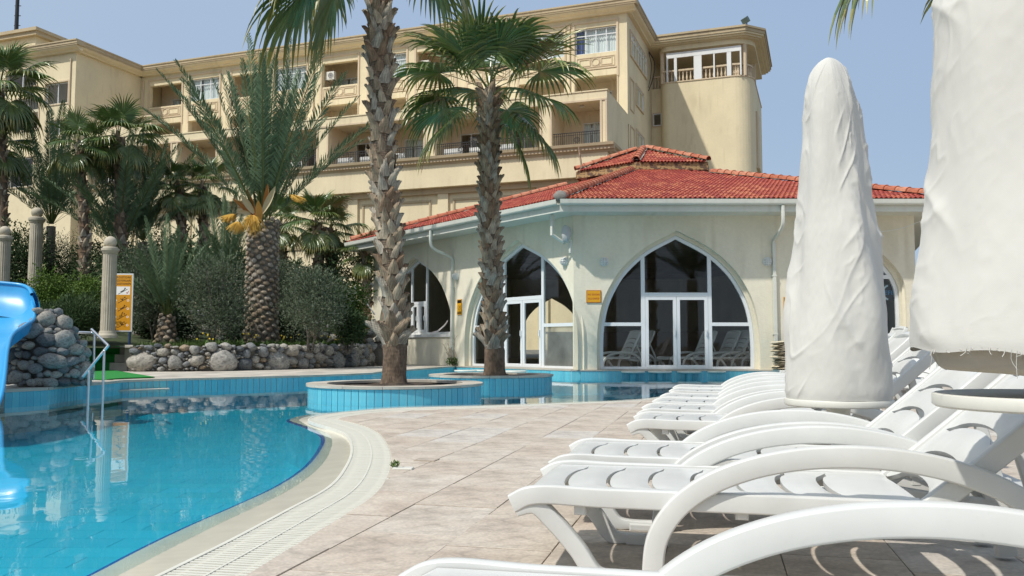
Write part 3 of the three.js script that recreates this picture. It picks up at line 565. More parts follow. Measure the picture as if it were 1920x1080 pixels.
// ================================================================ RESTAURANT
const EY = 4.10, RY = 4.41, AY = 7.64;     // eave underside, roof edge, roof apex
const archN = [[1, 0], [1, 0.2], [0.986, 0.32], [0.93, 0.476], [0.83, 0.605], [0.69, 0.726], [0.41, 0.872], [0, 1]];
function archPts(hw, h, sill = 0, n = 30, prof = archN) { // right side from the sill up, then down the left side
  const cv = new THREE.CatmullRomCurve3(prof.map(p => V(p[0] * hw, p[1] * h, 0)), false, 'centripetal');
  const r = cv.getPoints(n).filter(p => p.y >= sill - 1e-6).map(p => [p.x, p.y]); if (r[0][1] > sill + 1e-3) r.unshift([cvX(cv, sill), sill]);
  const l = r.slice(0, -1).reverse().map(p => [-p[0], p[1]]); return [...r, ...l];
}
function cvX(cv, y) { let a = 0, b = 1; for (let i = 0; i < 30; i++) { const m = (a + b) / 2; if (cv.getPoint(m).y < y) a = m; else b = m; } return cv.getPoint(a).x; }
const shp = pts => new THREE.Shape(pts.map(p => new THREE.Vector2(p[0], p[1])));
const ex = (s, d) => new THREE.ExtrudeGeometry(s, { depth: d, bevelEnabled: false, curveSegments: 12 });
const rect = (x0, x1, y0, y1) => [[x0, y0], [x1, y0], [x1, y1], [x0, y1]];
const resto = thing('restaurant', 'cream poolside restaurant with pointed arch windows and red tiled roof', 'restaurant');
function wallFrame(P, Q) { // group whose x runs from P to Q along the wall, z points outwards
  const g = new THREE.Matrix4(), dx = Q[0] - P[0], dz = Q[1] - P[1], L = Math.hypot(dx, dz); g.makeRotationY(Math.atan2(-dz, dx)).setPosition(P[0], FD, P[1]); return { m: g, L };
}
const TH = 0.34;
function arcade(P, Q, arches) {
  const { m, L } = wallFrame(P, Q), hgt = EY - FD + 0.02, s = shp(rect(0, L, 0, hgt));
  let outline = [[0, 0]];
  const full = arches.filter(a => !a.sill).sort((p, q) => p.x - q.x);
  for (const a of full) { const ap = archPts(a.hw + 0.10, a.h + 0.10, 0, 30, a.prof); for (const p of ap.slice().reverse()) outline.push([a.x + p[0], p[1]]); }
  outline.push([L, 0], [L, hgt], [0, hgt]);
  const sh = shp(outline); for (const a of arches.filter(q => q.sill)) sh.holes.push(new THREE.Path(archPts(a.hw + 0.06, a.h + 0.06, a.sill, 30, a.prof).map(p => new THREE.Vector2(a.x + p[0], p[1]))));
  mesh('wall', tri(ex(sh, TH).translate(0, 0, -TH)).applyMatrix4(m), M.resto, resto);
  for (const a of arches) {
    // inner reveal, a little narrower, holds the frame
    const o = archPts(a.hw + 0.16, a.h + 0.15, a.sill ? a.sill - 0.03 : 0, 30, a.prof), i2 = archPts(a.hw, a.h, a.sill || 0, 30, a.prof);
    const rv = shp([...o, ...i2.slice().reverse()].map(p => [a.x + p[0], p[1]]));
    const win = new THREE.Group(); win.name = 'arched_window'; win.applyMatrix4(m); resto.add(win);
    if (!a.blank) {
      mesh('reveal', tri(ex(rv, 0.16).translate(0, 0, -TH + 0.02)), M.resto, win);
      // outer frame ring
      const fo = archPts(a.hw - 0.004, a.h - 0.004, a.sill || 0.004, 30, a.prof), fi = archPts(a.hw - 0.085, a.h - 0.10, (a.sill || 0.0) + 0.075, 30, a.prof), fs = shp(fo.map(p => [a.x + p[0], p[1]])); fs.holes.push(new THREE.Path(fi.map(p => new THREE.Vector2(a.x + p[0], p[1]))));
      const z0 = -TH + 0.05; mesh('frame', tri(ex(fs, 0.07).translate(0, 0, z0)), M.upvc, win);
      const zc = z0 + 0.035, bar = (x0, x1, y0, y1, dz = 0.06, nm = 'glazing_bar') => mesh(nm, tri(bx(a.x + x0, a.x + x1, y0, y1, zc - dz / 2, zc + dz / 2)), M.upvc, win);
      const yAt = x => { const ap = archPts(a.hw - 0.05, a.h - 0.05, 0, 400, a.prof); let best = 0; for (const p of ap) if (Math.abs(p[0] - x) < 0.05) best = Math.max(best, p[1]); return best; };
      for (const b of a.bars) bar(...b.slice(0, 3), b[3] === 'top' ? yAt((b[0] + b[1]) / 2) : b[3], b[4] ?? 0.062);
      // glass, one pane per field
      a.fields.forEach(f => {
        const clip = clipConvex(archPts(a.hw - 0.05, a.h - 0.06, a.sill || 0, 30, a.prof), rect(f[0], f[1], f[2], f[3]));
        if (clip.length > 2) mesh('pane', tri(new THREE.ShapeGeometry(shp(clip.map(p => [a.x + p[0], p[1]]))).translate(0, 0, zc)), f[4] ? M.glassDusty : M.glass, win);
      });
      (a.leaves || []).forEach(([x0, x1, y0, y1]) => { // a door or casement leaf: frame and its glass
        const w = 0.085, q = shp(rect(a.x + x0, a.x + x1, y0, y1)); q.holes.push(new THREE.Path(rect(a.x + x0 + w, a.x + x1 - w, y0 + w, y1 - w).map(p => new THREE.Vector2(...p))));
        mesh('door_leaf', tri(ex(q, 0.055).translate(0, 0, z0 + 0.02)), M.upvc, win);
        mesh('pane', tri(new THREE.ShapeGeometry(shp(rect(a.x + x0 + w - 0.01, a.x + x1 - w + 0.01, y0 + w - 0.01, y1 - w + 0.01))).translate(0, 0, zc + 0.012)), M.glass, win);
        mesh('handle', tri(box(0.03, 0.16, 0.04, a.x + x1 - 0.05, (y0 + y1) / 2, z0 + 0.1)), M.upvc, win);
      });
      if (a.sill) mesh('sill', tri(bx(a.x - a.hw - 0.10, a.x + a.hw + 0.10, a.sill - 0.09, a.sill - 0.004, -0.2, 0.05)), M.white, win);
    }
  }
  return { m, L };
}
const doorArch = (x, hw, h, dusty) => ({ x, hw, h,
  bars: [[-0.87 - 0.05, -0.87 + 0.05, 0.05, 'top'], [0.87 - 0.05, 0.87 + 0.05, 0.05, 'top'], [-0.82, 0.82, 1.90, 2.00, 0.066], [-hw + 0.06, -0.92, 1.13, 1.22, 0.066], [0.92, hw - 0.06, 1.13, 1.22, 0.066]],
  fields: [[-0.82, 0.82, 2.0, 4], [-hw, -0.92, 1.22, 4], [0.92, hw, 1.22, 4], [-hw, -0.92, 0.07, 1.13], [0.92, hw, 0.07, 1.13, dusty]],
  leaves: [[-0.815, -0.004, 0.03, 1.895], [0.004, 0.815, 0.03, 1.895]] });
const fx = u => planHit(u, A, B).t, wxU = u => Math.hypot(C[0] - A[0], C[1] - A[1]) - planHit(u, A, C).t;   // wing wall runs from C to A
const frontA = fx(1271), arch4 = fx(1592);
const prof4 = [[1, 0], [1, 0.60], [0.95, 0.68], [0.8, 0.78], [0.55, 0.88], [0.25, 0.96], [0, 1]];
const FRONT = arcade(A, B, [doorArch(frontA, 2.0, 3.5, false),
  { x: arch4, hw: 1.36, h: 3.36, prof: prof4, bars: [[-1.3, 1.3, 2.36, 2.46, 0.066], [0.58, 0.66, 0.05, 2.36], [-0.66, -0.58, 0.05, 2.36]], fields: [[-1.36, 1.36, 2.46, 4], [-1.36, -0.66, 0.07, 2.36], [-0.58, 0.58, 0.07, 2.36], [0.66, 1.36, 0.07, 2.36]] }]);
const w2a = wxU(875), w2b = wxU(1078), w2 = (w2a + w2b) / 2, h2 = (w2b - w2a) / 2, w3b = wxU(848), w3 = wxU(775), h3 = w3b - w3;
const WING = arcade(C, A, [doorArch(w2, h2, 3.5, true),
  { x: w3, hw: h3, h: 3.5, sill: 0.98, bars: [[0.43, 0.51, 1.0, 'top'], [-0.51, -0.43, 1.0, 'top'], [-0.43, 0.43, 2.0, 2.08, 0.066], [-0.04, 0.04, 1.02, 2.0]], fields: [[-0.43, 0.43, 2.08, 4], [-2.6, -0.51, 1, 4], [0.51, 2.6, 1, 4]], leaves: [[-0.425, -0.045, 1.06, 1.995], [0.045, 0.425, 1.06, 1.995]] }]);
arcade(WA[1], WA[2], []); arcade(WA[2], WA[3], []); arcade(WA[3], WA[4], [{ x: 6.6, hw: 1.5, h: 2.9, blank: 1 }]);
{ const { m, L } = wallFrame(WA[4], WA[5]); mesh('wall', tri(bx(0, L, 0, EY - FD + 0.02, -TH, 0)).applyMatrix4(m), M.resto, resto); }
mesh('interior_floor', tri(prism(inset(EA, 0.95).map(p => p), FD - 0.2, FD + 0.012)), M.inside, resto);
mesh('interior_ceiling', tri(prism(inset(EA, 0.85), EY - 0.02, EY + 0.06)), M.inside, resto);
// bar counter inside
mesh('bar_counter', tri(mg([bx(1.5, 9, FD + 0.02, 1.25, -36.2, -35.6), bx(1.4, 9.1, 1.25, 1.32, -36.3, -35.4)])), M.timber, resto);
// roof -----------------------------------------------------------
const rp = (p, s, dy = 0) => V(lerp(p[0], OC.x, s), lerp(RY, AY, s) + dy, lerp(p[1], OC.z, s));
const LS = [0.815, 0.715, 0.755, 0.815, 0.715, 0.755];     // where the lantern eave sits on each hip
{
  const roof = new THREE.Group(); roof.name = 'roof'; resto.add(roof); reseed(61);
  const tri3 = []; for (let i = 0; i < 6; i++) { const a = rp(EA[i], 0, -0.03), b = rp(EA[(i + 1) % 6], 0, -0.03), c = rp(EA[i], 1, -0.03); tri3.push(a.x, a.y, a.z, b.x, b.y, b.z, c.x, c.y, c.z); }
  const rg = new THREE.BufferGeometry(); rg.setAttribute('position', new THREE.Float32BufferAttribute(tri3, 3)); rg.computeVertexNormals();
  mesh('roof_deck', tri(rg), mat([0.30, 0.06, 0.035], 0.9, { side: THREE.DoubleSide }), roof);
  // one interlocking tile: a pan and a roll
  const tw = 0.245, tl = 0.40, ex_ = 0.335;
  const prof = q => { const r = (q * 2) % 1; return 0.010 + 0.035 * Math.pow(Math.max(0, Math.sin((r - 0.2) / 0.8 * Math.PI)), 1.1) * (r > 0.2 ? 1 : 0); };
  const tg = tri(mg([grid(14, 1, (a, b) => V((a - 0.5) * (tw + 0.004), prof(Math.min(a, 0.9999)) + 0.026 * (1 - b), -b * tl)), grid(14, 1, (a, b) => V((a - 0.5) * (tw + 0.004), prof(Math.min(a, 0.9999)) + lerp(0.004, 0.026, b), 0))]));
  const inst = [], parts = [], m4 = new THREE.Matrix4();
  for (const f of [5, 0, 1]) {
    const a = V(EA[f][0], RY, EA[f][1]), b = V(EA[(f + 1) % 6][0], RY, EA[(f + 1) % 6][1]), c = V(OC.x, AY, OC.z);
    const X = b.clone().sub(a), L = X.length(); X.normalize(); const ca = c.clone().sub(a), cx = ca.dot(X), Y = ca.clone().addScaledVector(X, -cx), SL = Y.length(); Y.normalize(); const N = Y.clone().cross(X); if (N.y < 0) N.negate();
    const zAx = Y.clone().negate(), R = new THREE.Matrix4().makeBasis(X, X.clone().cross(zAx).negate().multiplyScalar(-1), zAx);
    const up = zAx.clone().cross(X); R.makeBasis(X, up, zAx);
    for (let k = 0; k * ex_ < SL * 0.86; k++) {
      const s = (k * ex_) / SL, x0 = cx * s, x1 = L + (cx - L) * s, nT = Math.floor((x1 - x0) / tw);
      for (let i = -1; i <= nT; i++) {
        const x = x0 + (i + 0.5) * tw + ((x1 - x0) - nT * tw) / 2 * 0; const xr = Math.ceil(x0 / tw) * tw + (i + 0.5) * tw; if (xr < x0 + 0.10 || xr > x1 - 0.10) continue;
        const p = a.clone().addScaledVector(X, xr).addScaledVector(Y, k * ex_ - 0.05).addScaledVector(up, 0.004 + rnd(-0.003, 0.004));
        const mm = R.clone().multiply(new THREE.Matrix4().makeRotationY(rnd(-0.012, 0.012))).setPosition(p), u = 960 + FL * p.x / -p.z;
        const score = f === 0 && u < 1500 ? -k * 0.1 + 50 : f === 5 ? 20 - k : 0;
        parts.push({ mm, score });
      }
    }
  }
  parts.sort((p, q) => q.score - p.score);
  parts.slice(0, 296).forEach(p => mesh('roof_tile', tg, M.roof[Math.floor(rnd(0, 4))], roof).applyMatrix4(p.mm));
  const rest = parts.slice(296), im = new THREE.InstancedMesh(tg, mat([1, 1, 1], 0.7, { map: tTerra, side: THREE.DoubleSide }), rest.length), cc = new THREE.Color();
  rest.forEach((p, i) => { im.setMatrixAt(i, p.mm); const q = rnd(); im.setColorAt(i, cc.setRGB(lerp(0.34, 0.56, q), lerp(0.056, 0.16, q * q), lerp(0.036, 0.085, q * q))); });
  im.name = 'roof_tile'; im.userData.kind = 'stuff'; im.castShadow = im.receiveShadow = true; roof.add(im);
  // ridge tiles along a hip, bedded in cement
  const half = tri(grid(10, 1, (a, b) => { const q = a * Math.PI, r = 0.125 + 0.022 * (1 - b); return V(Math.cos(q) * r, Math.sin(q) * r * 0.9, -b * 0.40); }));
  const lip = tri(new THREE.TorusGeometry(0.142, 0.016, 6, 12, Math.PI).scale(1, 0.9, 1));
  const ridge = (p, q, skip = 0) => {
    const d = q.clone().sub(p), L = d.length(); d.normalize(); const z = d.clone().negate(), x = V(0, 1, 0).cross(z).normalize(), y = z.clone().cross(x), n = Math.floor(L / 0.36);
    const cg = grid(6, 40, (a, b) => { const c = p.clone().addScaledVector(d, b * L), w = 0.165 + 0.05 * noise3(b * 31, a * 3, p.x); return c.addScaledVector(x, (a - 0.5) * 2 * w).addScaledVector(y, 0.055 - 0.02 * Math.abs(a - 0.5) * 2 + 0.02 * noise3(a * 5, b * 60, 3)); });
    mesh('ridge_mortar', tri(cg), mat([0.30, 0.27, 0.24], 1, { side: THREE.DoubleSide }), roof);
    for (let i = 0; i < n; i++) { const o = mesh('ridge_tile', half, M.ridge[Math.floor(rnd(0, 3))], roof); new THREE.Matrix4().makeBasis(x, y, z).setPosition(p.clone().addScaledVector(d, i * 0.36).addScaledVector(y, 0.055)).decompose(o.position, o.quaternion, o.scale); const l = mesh('ridge_collar', lip, M.ridge[1], roof); l.position.copy(o.position); l.quaternion.copy(o.quaternion); }
  };
  for (const i of [0, 1, 5]) ridge(rp(EA[i], 0.012, 0.02), rp(EA[i], LS[i] - 0.02, 0.02));
  for (const i of [0]) mesh('hip_end', rockGeo(3).scale(0.17, 0.16, 0.15).applyMatrix4(new THREE.Matrix4().setPosition(rp(EA[i], 0.003, 0.06))), M.cementGrey, roof);
  // lantern
  const lb = 7.10, lt = 7.44, la = 8.32, le = [[4.48, -30.5], [7.09, -30.5], [7.75, -33.0], [5.72, -34.7], [3.1, -34.7], [2.45, -32.2]].map(p => V(p[0], 0, p[1]));
  const drum = le.map(p => [lerp(p.x, OC.x, 0.16), lerp(p.z, OC.z, 0.16)]);
  mesh('lantern_drum', tri(prism(drum, 6.3, 7.25)), M.timber, roof);
  mesh('lantern_soffit', tri(prism(le.map(p => [lerp(p.x, OC.x, 0.02), lerp(p.z, OC.z, 0.02)]), lb + 0.06, lb + 0.09)), M.fascia, roof);
  for (let i = 0; i < 6; i++) {
    const a = le[i], b = le[(i + 1) % 6], { m, L } = wallFrame([a.x, a.z], [b.x, b.z]); m.elements[13] = 0;
    mesh('lantern_fascia', tri(bx(-0.01, L + 0.01, lb, lt - 0.07, -0.05, 0)).applyMatrix4(m), M.peel, roof);
    const c = V(OC.x, la, OC.z), P = V(a.x, lt - 0.07, a.z), Q = V(b.x, lt - 0.07, b.z), X = Q.clone().sub(P), LL = X.length(); X.normalize(); const ca = c.clone().sub(P), cx = ca.dot(X), Y = ca.clone().addScaledVector(X, -cx), SL = Y.length(); Y.normalize(); const z = Y.clone().negate(), up = z.clone().cross(X), R = new THREE.Matrix4().makeBasis(X, up, z);
    const fg = new THREE.BufferGeometry(); fg.setAttribute('position', new THREE.Float32BufferAttribute([P.x, P.y, P.z, Q.x, Q.y, Q.z, c.x, c.y, c.z], 3)); fg.computeVertexNormals(); mesh('lantern_deck', tri(fg), mat([0.30, 0.06, 0.035], 0.9, { side: THREE.DoubleSide }), roof);
    if (i === 0 || i === 5) for (let k = 0; k * ex_ < SL; k++) { const s = k * ex_ / SL, x0 = cx * s, x1 = LL + (cx - LL) * s; for (let x = Math.ceil(x0 / tw) * tw; x < x1 - 0.1; x += tw) { if (x < x0 + 0.08) continue; mesh('lantern_tile', tg, M.roof[Math.floor(rnd(0, 4))], roof).applyMatrix4(R.clone().setPosition(P.clone().addScaledVector(X, x).addScaledVector(Y, k * ex_ - 0.06).addScaledVector(up, 0.006))); } }
    if (i === 0 || i === 1 || i === 5) ridge(V(a.x, lt - 0.03, a.z), V(OC.x, la + 0.04, OC.z));
  }
  // bamboo pole standing behind the lantern
}
tag(mesh('bamboo_pole', tri(rod(onD(1091, 315, 31.2), onD(1085, 276, 31.2), 0.035, 8)), M.boot[0], scene), 'short bamboo pole leaning behind the raised roof lantern', 'pole');
// eaves: fascia, gutter, soffit
{
  
  for (const f of [5, 0, 1]) {
    const P = EA[f], Q = EA[(f + 1) % 6], { m, L } = wallFrame(P, Q); m.elements[13] = 0;
    mesh('fascia', tri(bx(0, L, EY, RY - 0.10, -0.035, 0.0)).applyMatrix4(m), M.fascia, resto);
    const gs = new THREE.Shape(); gs.moveTo(0.002, 0.13); gs.lineTo(0.002, 0.02); gs.quadraticCurveTo(0.01, -0.01, 0.05, -0.01); gs.lineTo(0.09, -0.01); gs.quadraticCurveTo(0.125, 0, 0.13, 0.05); gs.lineTo(0.14, 0.13); gs.lineTo(0.127, 0.13); gs.lineTo(0.116, 0.05); gs.lineTo(0.09, 0.005); gs.lineTo(0.014, 0.01); gs.lineTo(0.012, 0.13);
    const g2 = alongX(gs, L).translate(0, EY + 0.17, 0);
    mesh('gutter', tri(g2).applyMatrix4(m), M.fascia, resto);
  }
  mesh('soffit', tri(prism(inset(EA, 0.03), EY + 0.02, EY + 0.045)), M.fascia, resto);
}
// downpipes, wall lamps, signs ------------------------------------
function downpipe(F, x, label) {
  const t = thing('downpipe', label, 'downpipe'); t.applyMatrix4(F.m);
  const a = 0.04, z = 0.06;
  mesh('pipe', tri(bx(x - a, x + a, 0.06, 3.25, 0.02, 0.10)), M.fascia, t);
  const e = tri(mg([sweep([V(x, 3.22, 0.06), V(x, 3.32, 0.075), V(x, 3.55, 0.72), V(x, 3.66, 0.84), V(x, 4.12, 0.86)], 0.08, 0.08, 24, V(1, 0, 0))])); mesh('elbow', e, M.fascia, t);
  mesh('bracket', tri(mg([bx(x - 0.06, x + 0.06, 2.4, 2.43, 0.002, 0.106), bx(x - 0.06, x + 0.06, 0.9, 0.93, 0.002, 0.106)])), M.fascia, t);
}
downpipe(FRONT, fx(1451), 'cream downpipe beside the tall glazed arch facing the pool');
downpipe(WING, wxU(851), 'cream downpipe between the two arches of the angled wall');
{
  const t = thing('pipe_stub', 'broken downpipe elbow with a grey wrapped speaker under the eave corner', 'pipe stub'); t.applyMatrix4(WING.m); const x = wxU(1068);
  mesh('elbow', tri(mg([bx(x - 0.09, x - 0.01, 3.45, 3.98, 0.50, 0.58), sweep([V(x - 0.05, 3.47, 0.54), V(x, 3.38, 0.42), V(x + 0.10, 3.26, 0.25)], 0.08, 0.08, 12, V(0.1, 0, 1).normalize())])), M.fascia, t);
  mesh('wrapping', tri(rockGeo(12).scale(0.16, 0.26, 0.14).translate(x + 0.20, 3.50, 0.28)), mat([0.45, 0.46, 0.45], 0.6), t);
  mesh('cable_tail', tri(bx(x + 0.20, x + 0.26, 3.0, 3.3, 0.14, 0.2)), M.fascia, t);
}
function lamp(F, x, y, label, cage) {
  const t = thing('wall_lamp', label, 'wall lamp'); t.applyMatrix4(F.m);
  mesh('base_ring', tri(new THREE.CylinderGeometry(0.115, 0.115, 0.05, 28).rotateX(Math.PI / 2).translate(x, y, 0.027)), M.white, t);
  mesh('lens', tri(new THREE.SphereGeometry(0.095, 24, 14, 0, Math.PI * 2, 0, Math.PI / 2).rotateX(Math.PI / 2).scale(1, 1, 0.9).translate(x, y, 0.05)), mat([0.66, 0.67, 0.64], 0.25), t);
  const wires = []; for (const k of [-0.055, 0, 0.055]) for (const v of [0, 1]) { const w = Math.sqrt(1 - (k / 0.1) ** 2); wires.push(new THREE.TorusGeometry(0.098 * w, 0.008, 6, 20, Math.PI).rotateX(Math.PI / 2).translate(0, k, 0.055).rotateZ(v * Math.PI / 2).translate(x, y, 0)); }
  mesh('cage', tri(mg(wires)), M.white, t);
}
const yF = (v, d) => onD(960, v, d).y - FD;
lamp(FRONT, fx(1133), yF(491, 22), 'caged round wall lamp between the corner and the tall arch, above the no diving sign');
lamp(FRONT, fx(1439), yF(491, 22), 'caged round wall lamp beside the downpipe next to the tall arch');
lamp(WING, wxU(1060), yF(491, 22.4), 'caged round wall lamp on the angled wall near the roof corner');
lamp(WING, wxU(857), yF(515, 25.6), 'caged round wall lamp between the downpipe and the second arch');
lamp(WING, wxU(697), yF(530, 29.3), 'caged round wall lamp at the garden end of the angled wall');
function canvasMat(w, h, draw, rough = 0.5) {
  const c = document.createElement('canvas'); c.width = w; c.height = h; const g = c.getContext('2d'); draw(g, w, h);
  const t = new THREE.CanvasTexture(c); t.colorSpace = THREE.SRGBColorSpace; return new THREE.MeshPhysicalMaterial({ map: t, roughness: rough });
}
const flat = (w, h) => new THREE.PlaneGeometry(w, h);
function plate(F, x, y, w, h, m, name, label, cat) {
  const t = thing(name, label, cat); t.applyMatrix4(F.m);
  mesh('board', tri(rbox(w, h, 0.02, 0.004, x, y, 0.014)), mat([0.50, 0.24, 0.015], 0.5), t);
  mesh('print', flat(w - 0.008, h - 0.008).translate(x, y, 0.0275), m, t); return t;
}
plate(FRONT, fx(1113), yF(556, 22), 0.38, 0.325, canvasMat(256, 220, (g, w, h) => { g.fillStyle = '#d99a14'; g.fillRect(0, 0, w, h); g.strokeStyle = '#a65c10'; g.lineWidth = 10; g.strokeRect(5, 5, w - 10, h - 10); g.fillStyle = '#8c2410'; g.font = 'bold 44px sans-serif'; g.textAlign = 'center'; g.fillText('NO DIVING', w / 2, 92, 218); g.fillText('ALLOWED', w / 2, 164, 200); }), 'no_diving_sign', 'amber sign reading NO DIVING ALLOWED beside the tall arch', 'sign');
const pict = canvasMat(160, 330, (g, w, h) => {
  g.fillStyle = '#e0a318'; g.fillRect(0, 0, w, h); g.fillStyle = '#1c150a'; g.fillRect(10, 12, w - 20, 70); g.fillRect(10, h - 62, w - 20, 48);
  g.strokeStyle = '#1c150a'; g.lineWidth = 7; g.beginPath(); g.arc(w / 2, 172, 52, 0, 7); g.stroke(); g.beginPath(); g.moveTo(w / 2 - 36, 172 + 36); g.lineTo(w / 2 + 36, 172 - 36); g.stroke();
  g.lineWidth = 9; g.beginPath(); g.moveTo(w / 2 - 24, 150); g.lineTo(w / 2 + 6, 176); g.lineTo(w / 2 + 26, 200); g.stroke(); g.beginPath(); g.arc(w / 2 + 22, 156, 9, 0, 7); g.fill();
  g.fillStyle = '#e0a318'; g.font = 'bold 26px sans-serif'; g.textAlign = 'center'; g.fillText('NO DIVING', w / 2, h - 29, 126);
});
plate(WING, wxU(862.5), yF(574, 25.5), 0.245, 0.47, pict, 'no_diving_pictogram', 'amber no diving pictogram sign beside the angled wall downpipe', 'sign');
plate(FRONT, fx(1478), yF(573, 22), 0.27, 0.44, pict, 'no_diving_pictogram', 'amber no diving pictogram sign half hidden by the covered parasol', 'sign');
// drink advert in the side window
{ const t = mesh('window_sticker', flat(0.55, 0.42), canvasMat(256, 200, (g, w, h) => { g.fillStyle = '#10151a'; g.fillRect(0, 0, w, h); g.strokeStyle = '#9fb4bd'; g.lineWidth = 22; g.beginPath(); g.arc(150, 100, 92, 1.9, 4.4); g.stroke(); g.fillStyle = '#2f6f9e'; g.font = 'bold 74px sans-serif'; g.fillText('EFES', 70, 128, 175); }), scene); t.applyMatrix4(FRONT.m.clone().multiply(new THREE.Matrix4().makeTranslation(fx(1676), yF(548, 22.2), -TH + 0.03))); tag(t, 'round blue drinks advert stuck inside the side window', 'sticker'); }
// wire strung to the side wall
tag(mesh('washing_line', tri(tube([onD(1640, 436, 21.85), onD(1690, 428, 21.7), onD(1760, 400, 21.3)], 0.008, 20, 5)), M.white, scene), 'thin pale cord strung along the side wall under the eave', 'cord');
// striped tape and leaning stick at the low window
{
  const a = V(wxU(812), yF(628, 26.2), 0.10), b = V(wxU(846), yF(603, 25.9), 0.10), t = mesh('barrier_tape', tri(grid(20, 1, (q, s) => { const p = a.clone().lerp(b, q); return V(p.x, p.y + 0.06 * s - 0.06 * Math.sin(q * Math.PI) + 0.02 * Math.sin(q * 9), p.z + 0.02 * Math.sin(q * 14)); })), mat([0.72, 0.66, 0.64], 0.6, { side: THREE.DoubleSide }), scene); t.applyMatrix4(WING.m); tag(t, 'strip of pale tape hanging across the low arched window', 'tape');
  tag(mesh('leaning_stick', tri(rod(onD(664, 537, 27.2), onD(703, 590, 27.0), 0.022, 7)), M.white, scene), 'whitish stick leaning against the end of the angled wall', 'stick');
}
// stools of the pool bar
reseed(67);
for (const [u, v, lab, nth] of [[1187, 698, 1, 'first'], [1237, 698, 1, 'second'], [1292, 698, 1, 'third'], [1341, 697.5, 1, 'fourth'], [1394, 697, 1, 'fifth'], [873, 696, 0, 'first'], [904, 695.5, 0, 'second'], [966, 697, 0, 'third']]) {
  const y = 0.07, p = onY(u, v, y), t = thing('pool_stool', lab ? `${nth} round white pool stool from the restaurant corner, before the tall arch` : `${nth} round white pool stool from the downpipe, behind the palm planter`, 'stool', V(p.x, 0, p.z), 0, lab ? 'bar stools along the tall arch' : 'bar stools behind the planter');
  mesh('seat', tri(new THREE.LatheGeometry([[0, y - 0.02], [0.27, y - 0.02], [0.30, y - 0.01], [0.31, y + 0.012], [0.295, y + 0.03], [0, y + 0.034]].map(q => new THREE.Vector2(...q)), 28)), M.plasticOld, t);
  mesh('stem', tri(cyl(0.09, 0.09, y - PB - 0.02, 16, 0, PB, 0)), M.tileBlue[1], t);
}

// ================================================================ HOTEL
const HQ = onD(1177, 200, 54); HQ.y = 0;
const HT = -(Math.PI / 2 - Math.atan(4425 / 1600));
const hotel = thing('hotel_building', 'cream four storey hotel with long loggia facade and a rounded end tower', 'building', HQ, HT);
const hpart = (name, geo, m, parent = hotel) => mesh(name, tri(geo), m, parent);
var BALC = {};
const LZ = 5.69;                     // lower block stands this far in front
const loggia = [[-38.8, -35.6], [-30.85, -27.85], [-22.8, -19.8], [-15.1, -12.1]];
const wins = [[-34.85, -32.0], [-26.97, -24.15], [-18.9, -15.9], [-11.15, -8.25], [-7.4, -4.25], [-3.5, -0.7]];
function windowUnit(parent, x0, x1, y0, y1, z, cols, topRow, curtain = 1, name = 'window') { // white frame, panes, curtains behind
  const g = new THREE.Group(); g.name = name; parent.add(g);
  const f = 0.055, b = []; b.push(bx(x0, x1, y0, y0 + f, z - 0.05, z + 0.03), bx(x0, x1, y1 - f, y1, z - 0.05, z + 0.03), bx(x0, x0 + f, y0 + f, y1 - f, z - 0.05, z + 0.03), bx(x1 - f, x1, y0 + f, y1 - f, z - 0.05, z + 0.03));
  for (let i = 1; i < cols; i++) { const x = lerp(x0, x1, i / cols); b.push(bx(x - f / 2, x + f / 2, y0 + f, y1 - f, z - 0.045, z + 0.025)); }
  if (topRow) b.push(bx(x0 + f, x1 - f, y1 - topRow - f / 2, y1 - topRow + f / 2, z - 0.04, z + 0.02));
  mesh('frame', tri(mg(b)), M.upvc, g);
  for (let i = 0; i < cols; i++) {
    const a = lerp(x0, x1, i / cols) + f / 2, c = lerp(x0, x1, (i + 1) / cols) - f / 2;
    if (topRow) { mesh('pane', flat(c - a, topRow - f).translate((a + c) / 2, y1 - topRow / 2, z - 0.01), M.glass, g); mesh('pane', flat(c - a, y1 - y0 - topRow - f * 1.5).translate((a + c) / 2, (y0 + f + y1 - topRow) / 2, z - 0.01), M.glass, g); }
    else mesh('pane', flat(c - a, y1 - y0 - 2 * f).translate((a + c) / 2, (y0 + y1) / 2, z - 0.01), M.glass, g);
  }
  if (curtain) {
    const cu = (a, c, m, ph) => mesh('curtain', tri(grid(40, 1, (q, s) => V(lerp(a, c, q), lerp(y0, y1, s), z - 0.22 + 0.035 * Math.sin(q * (c - a) * 38 + ph) + 0.015 * Math.sin(q * 17 + ph)))), m, g);
    const w = x1 - x0;
    if (curtain === 2) { cu(x0, x0 + w * 0.17, mDS(M.curtainBlue), 1); cu(x0 + w * 0.2, x1 - 0.02, mDS(M.curtain), 2); }
    else { cu(x0 + 0.02, x0 + w * 0.3, mDS(M.curtain), 1); cu(x0 + w * 0.36, x1 - w * 0.05, mDS(M.curtain), 3); }
  }
  return g;
}
const dsCache = new Map(); function mDS(m) { if (!dsCache.has(m)) { const c = m.clone(); c.side = THREE.DoubleSide; dsCache.set(m, c); } return dsCache.get(m); }
const frameTrim = (x0, x1, y0, y1, z, w = 0.13, d = 0.07) => mg([bx(x0 - w, x0, y0 - w, y1 + w, z, z + d), bx(x1, x1 + w, y0 - w, y1 + w, z, z + d), bx(x0, x1, y1, y1 + w, z, z + d), bx(x0, x1, y0 - w, y0, z, z + d)]);
